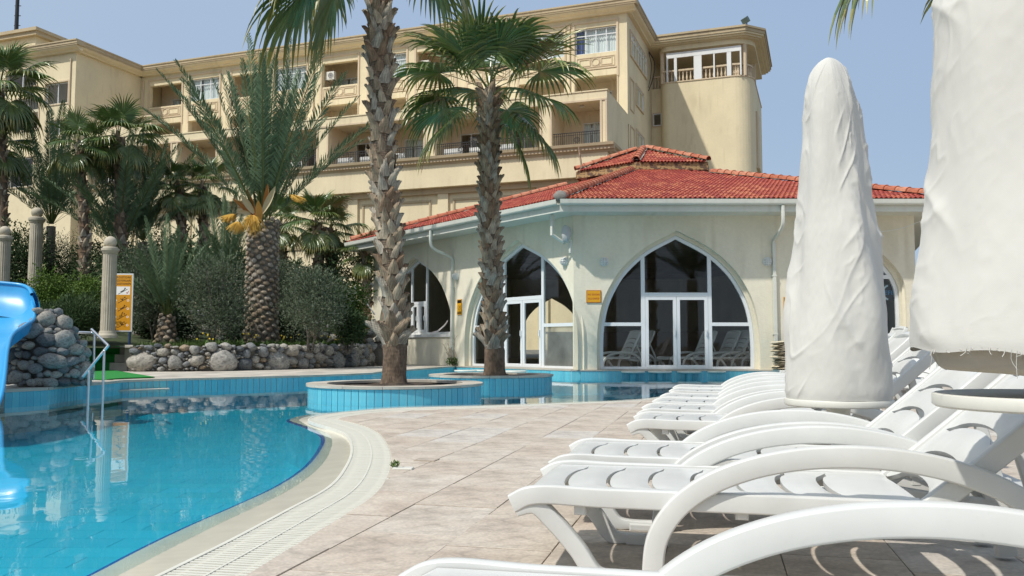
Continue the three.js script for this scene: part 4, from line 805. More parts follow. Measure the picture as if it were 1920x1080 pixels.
{
  reseed(71);
  // upper front wall with its openings
  const xl = -39.7, s = shp(rect(xl, 0, 15.0, 22.32)), hole = (x0, x1, y0, y1) => s.holes.push(new THREE.Path(rect(x0, x1, y0, y1).map(p => new THREE.Vector2(...p))));
  for (const [a, b] of loggia) { hole(a, b, 19.72, 21.48); hole(a, b, 15.62, 18.30); }
  for (const [a, b] of wins) { hole(a, b, 19.86, 21.60); hole(a, b, 15.62, 18.30); }
  hpart('front_wall', ex(s, 0.34).translate(0, 0, -0.34), M.cream);
  const iw = shp(rect(xl + 0.1, -0.35, 15.0, 22.2)), ih = (x0, x1, y0, y1) => iw.holes.push(new THREE.Path(rect(x0, x1, y0, y1).map(p => new THREE.Vector2(...p))));
  for (const [a, b] of loggia) ih(a + (b - a) * 0.38 - 0.87, b - 0.98, 18.83, 20.92);
  for (const [a, b] of [...loggia, ...wins]) ih(a + (b - a) * 0.45 - 0.67, b - 0.83, 15.73, 17.87);
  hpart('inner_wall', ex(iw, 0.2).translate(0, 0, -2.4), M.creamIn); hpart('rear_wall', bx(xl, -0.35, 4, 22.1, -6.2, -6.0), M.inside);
  hpart('floor_slab', bx(xl + 0.1, -0.35, 18.55, 18.75, -8.8, -0.35), M.creamIn); hpart('floor_slab', bx(xl + 0.1, -0.35, 15.0, 15.3, -8.8, -2.41), M.creamIn); hpart('roof_slab', bx(xl, 0, 22.1, 22.32, -9, -0.36), M.creamIn);
  const all = [...loggia, ...wins].sort((p, q) => p[0] - q[0]);
  for (let i = 0; i + 1 < all.length; i++) { const x = (all[i][1] + all[i + 1][0]) / 2; hpart('party_wall', bx(x - 0.1, x + 0.1, 15.0, 22.1, -2.2, -0.345), M.creamIn); hpart('light_stop_wall', bx(x - 0.1, x + 0.1, 15.0, 22.1, -6, -2.405), M.inside); }  // inner walls behind the loggias added to stop light crossing between rooms
  hpart('side_wall', bx(-0.34, -0.004, 4, 22.32, -14, -0.345), M.cream);
  // cornice: beige fascia on a cream moulding, front and side
  const corn = [[0, 22.30], [0.25, 22.30], [0.30, 22.38], [0.52, 22.48], [0.60, 22.56], [0.60, 22.62], [0, 22.62]], corn2 = [[0, 22.62], [0.66, 22.62], [0.66, 22.70], [0.70, 22.72], [0.70, 22.88], [0.76, 22.91], [0.76, 23.0], [0, 23.0]];
  const run = (prof, x0, x1, m, nm) => { const g = alongX(shp(prof), x1 - x0).translate(x0, 0, 0); hpart(nm, g, m); };
  const runSide = (prof, z0, z1, x, m, nm) => hpart(nm, ex(shp(prof), z1 - z0).translate(x, 0, z0), m);
  run(corn, xl, 0.6, M.cream, 'cornice'); run(corn2, xl, 0.76, M.beige, 'cornice_fascia');
  runSide(corn, -7.2, 0, 0.0, M.cream, 'cornice'); runSide(corn2, -7.2, 0, 0.0, M.beige, 'cornice_fascia');
  hpart('roof', bx(xl, 0.1, 22.85, 22.95, -14, 0.1), M.beige);
  // bays
  const panel = (a, b) => { // raised panel with a ring in the middle
    const y0 = 18.76, y1 = 19.66, z = 0.0, c = (a + b) / 2, w = 0.05, g = [];
    g.push(bx(a - 0.02, b + 0.02, y0, y0 + 0.09, z, z + 0.09));
    const ring = (x0, x1, q0, q1, k) => g.push(bx(x0, x1, q0, q0 + k, z, z + 0.045), bx(x0, x1, q1 - k, q1, z, z + 0.045), bx(x0, x0 + k, q0 + k, q1 - k, z, z + 0.045), bx(x1 - k, x1, q0 + k, q1 - k, z, z + 0.045));
    ring(a + 0.12, b - 0.12, y0 + 0.17, y1 - 0.05, 0.045);
    ring(a + 0.30, c - 0.36, y0 + 0.27, y1 - 0.15, 0.05); ring(c + 0.36, b - 0.30, y0 + 0.27, y1 - 0.15, 0.05);
    g.push(new THREE.TorusGeometry(0.24, 0.045, 8, 28).translate(c, (y0 + y1) / 2 + 0.06, z + 0.01), new THREE.TorusGeometry(0.33, 0.03, 8, 28).translate(c, (y0 + y1) / 2 + 0.06, z));
    hpart('parapet_panel', mg(g), M.trim);
  };
  for (const [a, b] of all) {
    panel(a, b);
    hpart('opening_trim', mg([bx(a - 0.14, a - 0.005, 18.2, 21.9, 0, 0.07), bx(b + 0.005, b + 0.14, 18.2, 21.9, 0, 0.07), bx(a - 0.14, b + 0.14, 21.905, 22.03, 0, 0.07), bx(a - 0.09, a - 0.02, 15.6, 18.195, 0, 0.05), bx(b + 0.02, b + 0.09, 15.6, 18.195, 0, 0.05)]), M.trim);
    hpart('ledge', bx(a, b, 18.30, 18.70, 0.002, 0.05), M.cream);
  }
  wins.forEach(([a, b], i) => windowUnit(hotel, a + 0.02, b - 0.02, 19.88, 21.58, -0.16, i > 3 ? 4 : 3, 0.46, i > 3 ? 2 : 1));
  loggia.forEach(([a, b], i) => windowUnit(hotel, a + (b - a) * 0.38 - 0.9, b - 0.95, 18.8, 20.95, -2.16, 2, 0, 1, 'balcony_door'));
  for (const [a, b] of all) windowUnit(hotel, a + (b - a) * 0.45 - 0.7, b - 0.8, 15.7, 17.9, -2.16, 2, 0, 0, 'balcony_door');
  // drainpipes
  for (const x of [-39.4, -23.5, -3.85]) hpart('drainpipe', mg([cyl(0.055, 0.055, 6.2, 10, x, 15.7, 0.07), box(0.16, 0.10, 0.12, x, 21.95, 0.08)]), M.trim);
  // side windows
  const sideG = new THREE.Group();
  const sideWin = (z0, z1, y0, y1, cols, top) => { const g = windowUnit(hotel, -z1, -z0, y0, y1, 0.0, cols, top, 1); g.rotation.y = Math.PI / 2; g.position.set(0.02, 0, 0); hpart('window_surround', frameTrim(-z1, -z0, y0, y1, -0.05, 0.12, 0.14).rotateY(Math.PI / 2), M.trim); };
  sideWin(-6.3, -0.9, 19.85, 21.35, 6, 0.42); sideWin(-5.0, -2.6, 17.0, 18.25, 2, 0); sideWin(-5.0, -2.6, 13.9, 15.15, 2, 0);
  hpart('side_panel', mg([frameTrim(0.8, 1.9, 16.2, 18.2, 0, 0.08, 0.05).rotateY(Math.PI / 2), frameTrim(0.8, 1.9, 12.8, 15.0, 0, 0.08, 0.05).rotateY(Math.PI / 2)]), M.trim);
}
// lower block with open balconies
{
  reseed(73);
  const cols = [[-39.7, -38.9], [-35.1, -34.45], [-31.42, -30.8], [-27.55, -26.9], [-23.6, -22.5], [-19.5, -18.6], [-15.45, -14.9], [-11.75, -10.93], [-7.7, -7.2], [-4.1, -3.35], [-0.42, 0]];
  const z1 = LZ, z0 = LZ - 0.4;
  for (const [a, b] of cols) { hpart('pillar', bx(a, b, 12.42, 15.0, z0, z1), M.cream); hpart('pillar_trim', mg([bx(a + 0.002, a + 0.12, 12.42, 14.99, z1, z1 + 0.05), bx(b - 0.12, b - 0.002, 12.42, 14.99, z1, z1 + 0.05)]), M.trim); }
  hpart('lintel', bx(-39.7, 0, 15.0, 15.56, z0, z1), M.cream); hpart('parapet_cap', bx(-39.75, 0.04, 15.56, 15.63, z0 - 0.05, z1 + 0.05), M.cream);
  hpart('lintel_trim', bx(-39.7, 0, 14.99, 15.10, z1, z1 + 0.06), M.trim);
  hpart('terrace_slab', bx(-39.7, -0.3, 15.2, 15.45, 0, z0), M.creamIn);
  const bw = shp(rect(-39.7, -0.3, 11, 15.2));
  for (let i = 0; i + 1 < cols.length; i++) { const b = cols[i + 1][0], w = b - cols[i][1]; const ds = i > 8 ? 0.2 : 1.05; bw.holes.push(new THREE.Path(rect(b - ds - Math.min(1.75, w * 0.52) + 0.03, b - ds - 0.15, 12.45, 14.42).map(p => new THREE.Vector2(...p)))); }
  hpart('back_wall', ex(bw, 0.2).translate(0, 0, 2.7), M.creamIn);
  hpart('balcony_floor', bx(-39.7, -0.36, 12.1, 12.40, -8.8, z1 - 0.02), M.creamIn);
  hpart('end_wall', bx(-0.30, -0.002, 10.5, 15.2, 0.0, z0), M.cream); hpart('end_parapet', bx(-0.30, -0.002, 15.2, 15.6, 0.0, z0 - 0.06), M.cream);
  const ledge = [[0, 11.92], [0.10, 11.92], [0.14, 12.02], [0.26, 12.06], [0.30, 12.2], [0.42, 12.26], [0.46, 12.42], [0, 12.42]];
  hpart('ledge_cornice', alongX(shp(ledge), 40.16).translate(-39.7, 0, LZ), M.beige);
  hpart('ledge_cornice', ex(shp(ledge), 5.6).translate(0, 0, 0.05), M.beige);
  const dent = []; for (let x = -39.5; x < 0.1; x += 0.22) dent.push(bx(x, x + 0.12, 12.06, 12.15, LZ + 0.26, LZ + 0.31)); hpart('dentil_course', mg(dent), M.trim);
  hpart('band_wall', bx(-39.7, -0.002, 10.55, 11.92, LZ - 0.5, LZ + 0.06), M.cream);
  hpart('lower_wall', bx(-39.7, -0.004, 0.5, 10.55, LZ - 0.9, LZ - 0.6), M.cream);
  hpart('band_trim', bx(-39.7, 0, 10.2, 10.545, LZ - 0.6, LZ - 0.35), M.beige);
  for (const x of [-35.5, -29.2, -22.9, -17, -10.6, -4.1]) { hpart('pilaster', bx(x - 0.35, x + 0.35, 0.5, 10.2, LZ - 0.6, LZ - 0.42), M.cream); hpart('wall_panel', frameTrim(x + 0.75, x + 5.4, 7.2, 9.75, LZ - 0.6, 0.12, 0.08), M.beige); }
  // doors, railings and what stands on the balconies
  for (let i = 0; i + 1 < cols.length; i++) {
    const a = cols[i][1], b = cols[i + 1][0], w = b - a;
    const ds = i > 8 ? 0.2 : 1.05; windowUnit(hotel, b - ds - Math.min(1.75, w * 0.52), b - ds - 0.12, 12.42, 14.45, 2.96, 2, 0, i % 3 === 0 ? 1 : 0, 'balcony_door');
        const r = [bx(a + 0.02, b - 0.02, 13.24, 13.28, LZ - 0.22, LZ - 0.18), bx(a + 0.02, b - 0.02, 13.10, 13.125, LZ - 0.212, LZ - 0.188), bx(a + 0.02, b - 0.02, 12.50, 12.53, LZ - 0.22, LZ - 0.18)];
    for (let x = a + 0.08; x < b - 0.05; x += 0.13) r.push(bx(x - 0.013, x + 0.013, 12.53, 13.24, LZ - 0.213, LZ - 0.187));
    const nm = Math.max(1, Math.round(w / 2.2)); for (let k = 0; k < nm; k++) { const c = a + w * (k + 0.5) / nm; for (const rr of [0.16, 0.09]) r.push(new THREE.TorusGeometry(rr, 0.02, 6, 16).translate(c, 12.83, LZ - 0.2)); }
    hpart('railing', mg(r), M.iron);
    if (i !== cols.length - 2) { hpart('white_screen', bx(a + w * 0.10, a + w * 0.50, 12.44, 13.02, LZ - 0.62, LZ - 0.56), M.white); if (i % 2) hpart('white_screen', bx(b - w * 0.36, b - 0.1, 12.44, 12.98, LZ - 0.62, LZ - 0.56), M.white); }
    hpart('partition', bx(a - 0.25, a - 0.1, 12.4, 15.2, 2.9, z0 - 0.002), M.creamIn); hpart('light_stop_wall', bx(a - 0.25, a - 0.1, 12.4, 15.0, -5.99, 2.69), M.inside);  // wall behind the balcony partition added to keep sideways light out of rooms
    hpart('ceiling_lamp', new THREE.CylinderGeometry(0.13, 0.16, 0.09, 14).translate((a + b) / 2, 15.15, 4.3), M.white);
  }
  // terrace balustrade at the garden end
  const bal = (x0, x1, y, z, m = M.trim, h = 0.72) => { const g = new THREE.Group(); g.name = 'balustrade'; hotel.add(g); mesh('rail', tri(mg([bx(x0, x1, y + h - 0.1, y + h, z - 0.1, z + 0.1), bx(x0, x1, y, y + 0.08, z - 0.1, z + 0.1)])), m, g); const bg = BAL(h - 0.18); const n = Math.round((x1 - x0) / 0.27); for (let k = 0; k < n; k++) { const o = mesh('baluster', bg, m, g); o.position.set(lerp(x0, x1, (k + 0.5) / n), y + 0.08, z); } return g; };
  hpart('terrace_parapet', bx(-39.7, -33.2, 15.63, 16.5, LZ - 0.3, LZ - 0.05), M.cream);
  bal(-39.6, -33.3, 16.5, LZ - 0.18);
}
function BAL(h) { return BALC[h.toFixed(2)] ??= tri(new THREE.LatheGeometry([[0.075, 0], [0.075, 0.06], [0.045, 0.10], [0.06, 0.22], [0.078, 0.32], [0.06, 0.46], [0.036, 0.62], [0.034, 0.78], [0.055, 0.86], [0.05, 0.90], [0.072, 0.94], [0.072, 1]].map(q => new THREE.Vector2(q[0], q[1] * h)), 10)); }

// end tower
{
  reseed(79);
  const TZ = -7.3, x0 = 0.78, x1 = 7.3, r = 0.75, plan = (e, ins = 0) => { // rounded front corners, plan in local [x,z]
    const p = []; const rr = r + e; for (let k = 0; k <= 10; k++) { const q = Math.PI + k / 10 * Math.PI / 2; p.push([x0 + r + Math.cos(q) * rr, TZ - r - Math.sin(q) * rr]); }
    for (let k = 0; k <= 10; k++) { const q = Math.PI * 1.5 + k / 10 * Math.PI / 2; p.push([x1 - 1.4 + Math.cos(q) * (1.4 + e), TZ - 1.4 - Math.sin(q) * (1.4 + e)]); }
    p.push([x1 + e, TZ - 9], [x0 - e, TZ - 9]); return p;
  };
  hpart('tower_wall', prism(plan(0), 2, 19.62), M.cream); hpart('tower_coping', prism(plan(0.05), 19.62, 19.70), M.trim);
  { const rs = shp(rect(-0.2, 0.9, 2, 19.62)); rs.holes.push(new THREE.Path(rect(0.15, 0.69, 16.88, 17.72).map(p => new THREE.Vector2(...p)))); hpart('recess_wall', ex(rs, 0.25).translate(0, 0, TZ - 1.35), M.cream); }
  hpart('tower_slab', prism(plan(0.1), 21.95, 22.30), M.cream);
  const cp = (e, y0, y1, m, nm) => hpart(nm, prism([[-0.1, TZ + e], [x1 - 0.6 + e * 0.3, TZ + e], [x1 + 0.15 + e, TZ - 0.75 + e * 0.2], [x1 + 0.15 + e, TZ - 9], [-0.1, TZ - 9]], y0, y1), m);
  cp(0.25, 22.302, 22.38, M.cream, 'tower_cornice'); cp(0.45, 22.382, 22.5, M.cream, 'tower_cornice'); cp(0.6, 22.502, 22.62, M.cream, 'tower_cornice'); cp(0.67, 22.622, 22.86, M.beige, 'tower_cornice_fascia'); cp(0.75, 22.862, 23.0, M.beige, 'tower_cornice_fascia');
  hpart('terrace_back_wall', bx(0, 7.2, 19.7, 21.95, TZ - 5, TZ - 4.8), M.creamIn);
  const fr = [], zf = TZ + 0.03; fr.push(bx(1.3, 6.55, 21.42, 21.80, zf - 0.1, zf)); for (const [a, b] of [[1.3, 1.42], [1.85, 2.05], [3.25, 3.8], [4.62, 4.72], [5.55, 5.85], [6.45, 6.55]]) fr.push(bx(a, b, 19.70, 21.42, zf - 0.08, zf - 0.01));
  hpart('terrace_frame', mg(fr), M.white);
  for (const x of [0.95, 6.75]) hpart('tower_post', cyl(0.16, 0.16, 2.25, 16, x, 19.7, TZ - 0.35), M.trim);
  const bg = BAL(0.78); const put = (x, z) => { const o = mesh('baluster', bg, M.trim, hotel); o.position.set(x, 19.7, z); };
  for (let x = 1.1; x < 6.7; x += 0.27) put(x, TZ - 0.25); for (let k = 1; k < 9; k++) { const q = Math.PI * 1.5 + k / 9 * Math.PI / 2; put(x1 - 1.4 + Math.cos(q) * 1.2, TZ - 1.4 - Math.sin(q) * 1.2); } for (let x = 0.0; x < 0.9; x += 0.25) put(x, TZ - 1.3);
  hpart('terrace_rail', mg([bx(0.95, 6.6, 20.48, 20.6, TZ - 0.36, TZ - 0.14), bx(-0.1, 0.95, 20.48, 20.6, TZ - 1.4, TZ - 1.2), grid(20, 1, (a, b) => { const q = Math.PI * 1.5 + a * Math.PI / 2; return V(x1 - 1.4 + Math.cos(q) * lerp(1.08, 1.32, b), 20.6, TZ - 1.4 - Math.sin(q) * lerp(1.08, 1.32, b)); }), grid(20, 1, (a, b) => { const q = Math.PI * 1.5 + a * Math.PI / 2; return V(x1 - 1.4 + Math.cos(q) * 1.32, lerp(20.48, 20.6, b), TZ - 1.4 - Math.sin(q) * 1.32); })]), mDS(M.trim));
  windowUnit(hotel, 0.12, 0.72, 16.85, 17.75, TZ - 1.05, 1, 0, 0);
  hpart('window_surround', frameTrim(0.10, 0.74, 16.83, 17.77, TZ - 1.1, 0.05, 0.09), M.trim);
  hpart('tower_window_surround', mg([bx(x1, x1 + 0.12, 13.6, 17.6, TZ - 4.2, TZ - 2.2), bx(x1, x1 + 0.2, 13.4, 13.6, TZ - 4.4, TZ - 2.0), bx(x1, x1 + 0.12, 8, 11.6, TZ - 4.2, TZ - 2.2)]), M.trim);
  const lp = (x, y, z) => hotel.localToWorld(V(x, y, z)); hotel.updateMatrixWorld();
  const fl = thing('roof_floodlight', 'small dark floodlight standing on the tower roof edge', 'floodlight', lp(6.9, 23.0, TZ + 0.3), HT - 0.5);
  mesh('housing', tri(rbox(0.5, 0.4, 0.3, 0.03).rotateX(0.5).rotateZ(0.25).translate(0, 0.42, 0)), mat([0.09, 0.13, 0.12], 0.5), fl); mesh('bracket', tri(mg([box(0.06, 0.3, 0.06, -0.1, 0.12, 0), box(0.06, 0.3, 0.06, 0.1, 0.12, 0)])), M.iron, fl);
  const ac = (x, y, z, lab) => { const t = thing('air_conditioner', lab, 'air conditioner', lp(x, y, z), HT); mesh('case', tri(rbox(0.72, 0.62, 0.32, 0.02, 0, 0.31, 0)), M.plasticOld, t); mesh('fan_grille', tri(mg([new THREE.TorusGeometry(0.22, 0.02, 8, 28).translate(0.08, 0.31, 0.17), new THREE.TorusGeometry(0.12, 0.012, 6, 24).translate(0.08, 0.31, 0.17)])), M.plasticOld, t); mesh('fan_recess', tri(new THREE.CylinderGeometry(0.21, 0.21, 0.02, 28).rotateX(Math.PI / 2).translate(0.08, 0.31, 0.158)), M.dark, t); mesh('bracket', tri(mg([bx(-0.3, -0.26, -0.04, 0, -0.3, 0.15), bx(0.26, 0.3, -0.04, 0, -0.3, 0.15)])), M.iron, t); };
  ac(-22.35, 20.35, -0.45, 'air conditioner unit in the loggia beside the tall trunk'); ac(-14.65, 20.3, -0.45, 'air conditioner unit in the loggia behind the palm crown');
  const cab = thing('hanging_cable', 'loop of black cable hanging at the inner corner by the tower', 'cable'); mesh('cable_loop', tri(mg([tube([lp(0.15, 21.9, -6.7), lp(0.5, 21.2, -6.9), lp(0.45, 20.2, -6.9), lp(0.12, 19.0, -6.6)], 0.035, 30, 6), tube([lp(0.15, 21.8, -6.7), lp(0.3, 21.0, -6.8), lp(0.25, 20.0, -6.7), lp(0.12, 19.2, -6.5)], 0.025, 30, 6)])), M.iron, cab);
}
// garden wing of the hotel
{
  reseed(83);
  const wing = thing('hotel_wing', 'cream hotel wing standing forward behind the fan palms', 'building', HQ, HT);
  const wp = (n, g, m) => mesh(n, tri(g), m, wing), ZW = 6.38, X0 = -39.7, s = shp(rect(-62, X0, 1, 22.32)), hole = (a, b, c, d) => s.holes.push(new THREE.Path(rect(a, b, c, d).map(p => new THREE.Vector2(...p))));
  const ws = [[-42.05, -40.45, 16.2, 17.35], [-42.6, -40.35, 18.6, 20.2], [-45.6, -43.2, 16.9, 19.3], [-46.6, -43.5, 20.2, 21.6], [-50, -47.5, 16.5, 18.6], [-50, -47.5, 19.8, 21.4], [-46, -43.5, 12.6, 14.8]];
  for (const w of ws) hole(...w);
  wp('wing_wall', ex(s, 0.3).translate(0, 0, ZW - 0.3), M.cream); wp('wing_side_wall', bx(X0 - 0.3, X0 - 0.002, 1, 22.32, -8, ZW - 0.302), M.cream);
  wp('wing_interior', mg([bx(-62, X0 - 0.4, 1, 22.8, ZW - 4.2, ZW - 4.1), bx(-62, -61.8, 1, 22.3, ZW - 4.1, ZW - 0.31), bx(-61.8, X0 - 0.31, 18.3, 18.5, ZW - 4.1, ZW - 0.31), bx(-61.8, X0 - 0.31, 15.2, 15.4, ZW - 4.1, ZW - 0.31)]), M.creamIn);
  for (const w of ws) { windowUnit(wing, w[0] + 0.02, w[1] - 0.02, w[2] + 0.02, w[3] - 0.02, ZW - 0.15, 2, 0, 0); wp('window_surround', frameTrim(w[0], w[1], w[2], w[3], ZW, 0.1, 0.06), M.trim); }
  const corn = [[0, 22.30], [0.25, 22.30], [0.30, 22.38], [0.52, 22.48], [0.60, 22.56], [0.60, 22.62], [0, 22.62]], corn2 = [[0, 22.62], [0.66, 22.62], [0.66, 22.70], [0.70, 22.72], [0.70, 22.88], [0.76, 22.91], [0.76, 23.0], [0, 23.0]];
    for (const [c, m, n] of [[corn, M.cream, 'cornice'], [corn2, M.beige, 'cornice_fascia']]) { wp(n, alongX(shp(c), 22.3 + (m === M.beige ? 0.76 : 0.6)).translate(-62, 0, ZW), m); wp(n, ex(shp(c), ZW + 8).translate(X0, 0, -8), m); }
  wp('wing_roof', bx(-62, X0, 22.85, 22.95, -8, ZW), M.beige);
  wp('drainpipe', mg([cyl(0.05, 0.05, 5.2, 10, -40.15, 16.6, ZW + 0.06), box(0.14, 0.1, 0.12, -40.15, 21.8, ZW + 0.06)]), M.trim);
  // taller block further back
  wp('upper_block', bx(-60, -45.2, 22.9, 24.9, -12, ZW - 1.2), M.cream); wp('upper_block_cornice', mg([bx(-60, -44.6, 24.9, 25.15, -12.5, ZW - 0.7), bx(-60, -44.75, 24.6, 24.9, -12.5, ZW - 0.85)]), M.beige);
  wing.updateMatrixWorld();
  const m = thing('roof_mast', 'thin dark aerial mast rising from the hotel wing roof', 'mast', onD(31, 48, 66));
  mesh('mast_tube', tri(cyl(0.16, 0.10, 9, 8, 0, -1, 0)), M.iron, m); const rg = []; for (let k = 0; k < 9; k++) rg.push(box(0.5, 0.05, 0.05, 0.05, k * 0.8, 0)); mesh('mast_rungs', tri(mg(rg)), M.iron, m);
}

// ================================================================ LOUNGERS, PARASOLS, TABLES
const HW = 0.285;                                       // half width of the slatted bed
function slatGeo(xa, xb, bulge, opt = {}) { // one slat between two curved slots; xa,xb along the bed
  const nz = 22, nx = 5, th = 0.016, gap = opt.gap ?? 0.011, span = 0.215;
  const arc = z => { const q = clamp(z / span, -1, 1); return Math.abs(z) < span ? bulge * Math.sqrt(Math.max(0, 1 - q * q)) * 0.9 : 0; };
  const open = z => Math.abs(z) < span + 0.004 ? gap : 0.0;
  const P = (a, b, top) => { // a across, b along
    const z = lerp(-HW, HW, a), x0 = xa + (opt.first ? 0 : -arc(z)) + (opt.first ? 0 : open(z)), x1 = xb + (opt.last ? 0 : -arc(z)) - (opt.last ? 0 : open(z));
    const x = lerp(x0, x1, b), e = Math.min(b, 1 - b) * (x1 - x0), roll = Math.abs(z) < span ? -0.007 * Math.exp(-e / 0.008) : 0;
    const crown = 0.005 * (1 - Math.pow(z / HW, 2)), fall = opt.first ? -0.05 * Math.pow(1 - smooth(0, 0.09, x), 2) : 0;
    return V(x, (top ? 0 : -th) + crown + roll + fall, z);
  };
  const t = grid(nz, nx, (a, b) => P(a, b, 1)), u = grid(nz, nx, (a, b) => P(1 - a, b, 0)), e1 = grid(nz, 1, (a, b) => P(a, 1, 1 - b)), e0 = grid(nz, 1, (a, b) => P(a, 0, b));
  return tri(mg([t, u, e0, e1]));
}
function makeLounger(backAngle = 41) {
  const t = new THREE.Group(); t.name = 'sun_lounger';
  const SY = 0.285, L = 1.24; // bed height, bed length
  const xs = [0]; for (let k = 0; k < 7; k++) xs.push(0.185 + 0.142 * k); xs.push(L);
  for (let i = 0; i + 1 < xs.length; i++) { const o = mesh('slat', slatGeo(xs[i], xs[i + 1], 0.046, { first: i === 0, last: i === xs.length - 2, gap: i > 5 ? 0.012 : 0.007 }), M.plastic, t); o.position.y = SY + 0.004; }
  for (const s of [-1, 1]) {
    // side rail: a deep rounded moulding
    mesh('side_rail', tri(sweep([V(0.0, SY - 0.045, s * 0.30), V(0.06, SY - 0.016, s * 0.305), V(0.3, SY - 0.016, s * 0.305), V(0.8, SY - 0.018, s * 0.305), V(1.28, SY - 0.022, s * 0.305)], 0.034, 0.062, 40)), M.plastic, t);
    // front leg running into the floor skid
    mesh('front_leg', tri(sweep([V(0.015, SY - 0.065, s * 0.29), V(0.075, SY - 0.05, s * 0.29), V(0.135, SY - 0.10, s * 0.285), V(0.21, 0.10, s * 0.28), V(0.265, 0.028, s * 0.28), V(0.33, 0.020, s * 0.28), V(0.47, 0.022, s * 0.285)], 0.046, 0.058, 48, V(0, 0, 1), b => lerp(0.75, 1, smooth(0, 0.25, b)) * lerp(1, 0.62, smooth(0.6, 0.85, b)))), M.plastic, t);
    // arched armrest that lands on the floor at both ends
    const arm = []; for (let k = 0; k <= 12; k++) { const q = k / 12, ph = Math.PI * (1 - q); arm.push(V(1.045 + 0.60 * Math.cos(ph) * (1 + 0.02 * Math.sin(ph)), 0.015 + 0.405 * Math.pow(Math.sin(ph), 0.82), s * (0.305 + 0.018 * Math.sin(ph)))); }
    mesh('armrest', tri(sweep(arm, 0.052, 0.068, 64)), M.plastic, t);
    mesh('rear_rail', tri(mg([sweep([V(1.26, SY - 0.06, s * 0.255), V(1.5, SY - 0.09, s * 0.255), V(1.86, SY - 0.10, s * 0.255)], 0.03, 0.06, 16), ...[1.42, 1.5, 1.58, 1.66, 1.74].map(x => box(0.03, 0.035, 0.034, x, SY - 0.055, s * 0.255))])), M.plastic, t);
    mesh('rear_leg', tri(sweep([V(1.84, SY - 0.10, s * 0.25), V(1.83, 0.12, s * 0.25), V(1.80, 0.0, s * 0.25)], 0.05, 0.06, 12)), M.plastic, t);
    mesh('foot_pad', tri(rbox(0.16, 0.03, 0.05, 0.006, 0.4, 0.012, s * 0.283)), M.plastic, t);
  }
  mesh('cross_bar', tri(mg([rbox(0.04, 0.05, 0.6, 0.008, 0.72, SY - 0.045, 0), rbox(0.04, 0.05, 0.6, 0.008, 0.22, SY - 0.05, 0), rbox(0.05, 0.05, 0.52, 0.008, 1.84, SY - 0.10, 0)])), M.plastic, t);
  const back = new THREE.Group(); back.name = 'backrest'; back.position.set(1.25, SY + 0.0, 0); back.rotation.z = backAngle * Math.PI / 180; t.add(back);
  const bs = [0.0, 0.115, 0.26, 0.405, 0.55, 0.80];
  for (let i = 0; i + 1 < bs.length; i++) mesh('slat', slatGeo(bs[i], bs[i + 1], -0.055, { first: i === 0 && false, last: i === bs.length - 2, gap: 0.013 }), M.plastic, back);
  for (const s of [-1, 1]) mesh('back_rail', tri(sweep([V(-0.02, -0.015, s * 0.285), V(0.4, -0.02, s * 0.29), V(0.78, -0.012, s * 0.285), V(0.83, -0.005, s * 0.27)], 0.036, 0.065, 30)), M.plastic, back);
  mesh('top_edge', tri(sweep([V(0.815, -0.01, -0.28), V(0.83, 0.0, 0), V(0.815, -0.01, 0.28)], 0.03, 0.05, 20, V(0.3, 1, 0).normalize())), M.plastic, back);
  const a = backAngle * Math.PI / 180, hx = 1.25 + 0.5 * Math.cos(a), hy = SY + 0.5 * Math.sin(a);
  for (const s of [-1, 1]) mesh('back_strut', tri(sweep([V(hx, hy - 0.03, s * 0.235), V(1.72, SY - 0.06, s * 0.235)], 0.03, 0.045, 6)), M.plastic, t);
  mesh('strut_bar', tri(rbox(0.035, 0.045, 0.48, 0.008, 1.72, SY - 0.055, 0)), M.plastic, t);
  return t;
}
const LT = -12 * Math.PI / 180;     // the row stands a little turned
const lounger0 = makeLounger(); let firstL = true;
function lounger(p, turn, label, group = 'white loungers in a row on the deck', proto = lounger0) {
  const o = proto.clone(); o.name = numbered('sun_lounger'); o.position.copy(p); o.rotation.y = turn; scene.add(o); return tag(o, label, 'sun lounger', group);
}
const row = [[-0.35, 1.25], [0.0, 2.80], [0.165, 3.60], [0.716, 5.28], [0.905, 6.16], [1.11, 6.91], [1.30, 7.62], [1.565, 8.6], [1.75, 9.36]];
const rowLab = ['white plastic sun lounger at the camera end of the row, cropped by the frame edge', 'white plastic sun lounger under the fringed parasol, its back raised', 'white plastic sun lounger between the two covered parasols', 'white plastic sun lounger first beyond the smaller covered parasol', 'white plastic sun lounger second beyond the smaller covered parasol', 'white plastic sun lounger third beyond the smaller covered parasol', 'white plastic sun lounger fourth beyond the smaller covered parasol', 'white plastic sun lounger next to last toward the pool bar', 'white plastic sun lounger at the far end of the row, toward the pool bar'];
row.forEach(([x, d], i) => { // given point is the near foot corner of each lounger
  const z = V(0, 0, 0.305).applyAxisAngle(V(0, 1, 0), LT); lounger(V(x - z.x, 0.0, -d - z.z), LT, rowLab[i]);
});
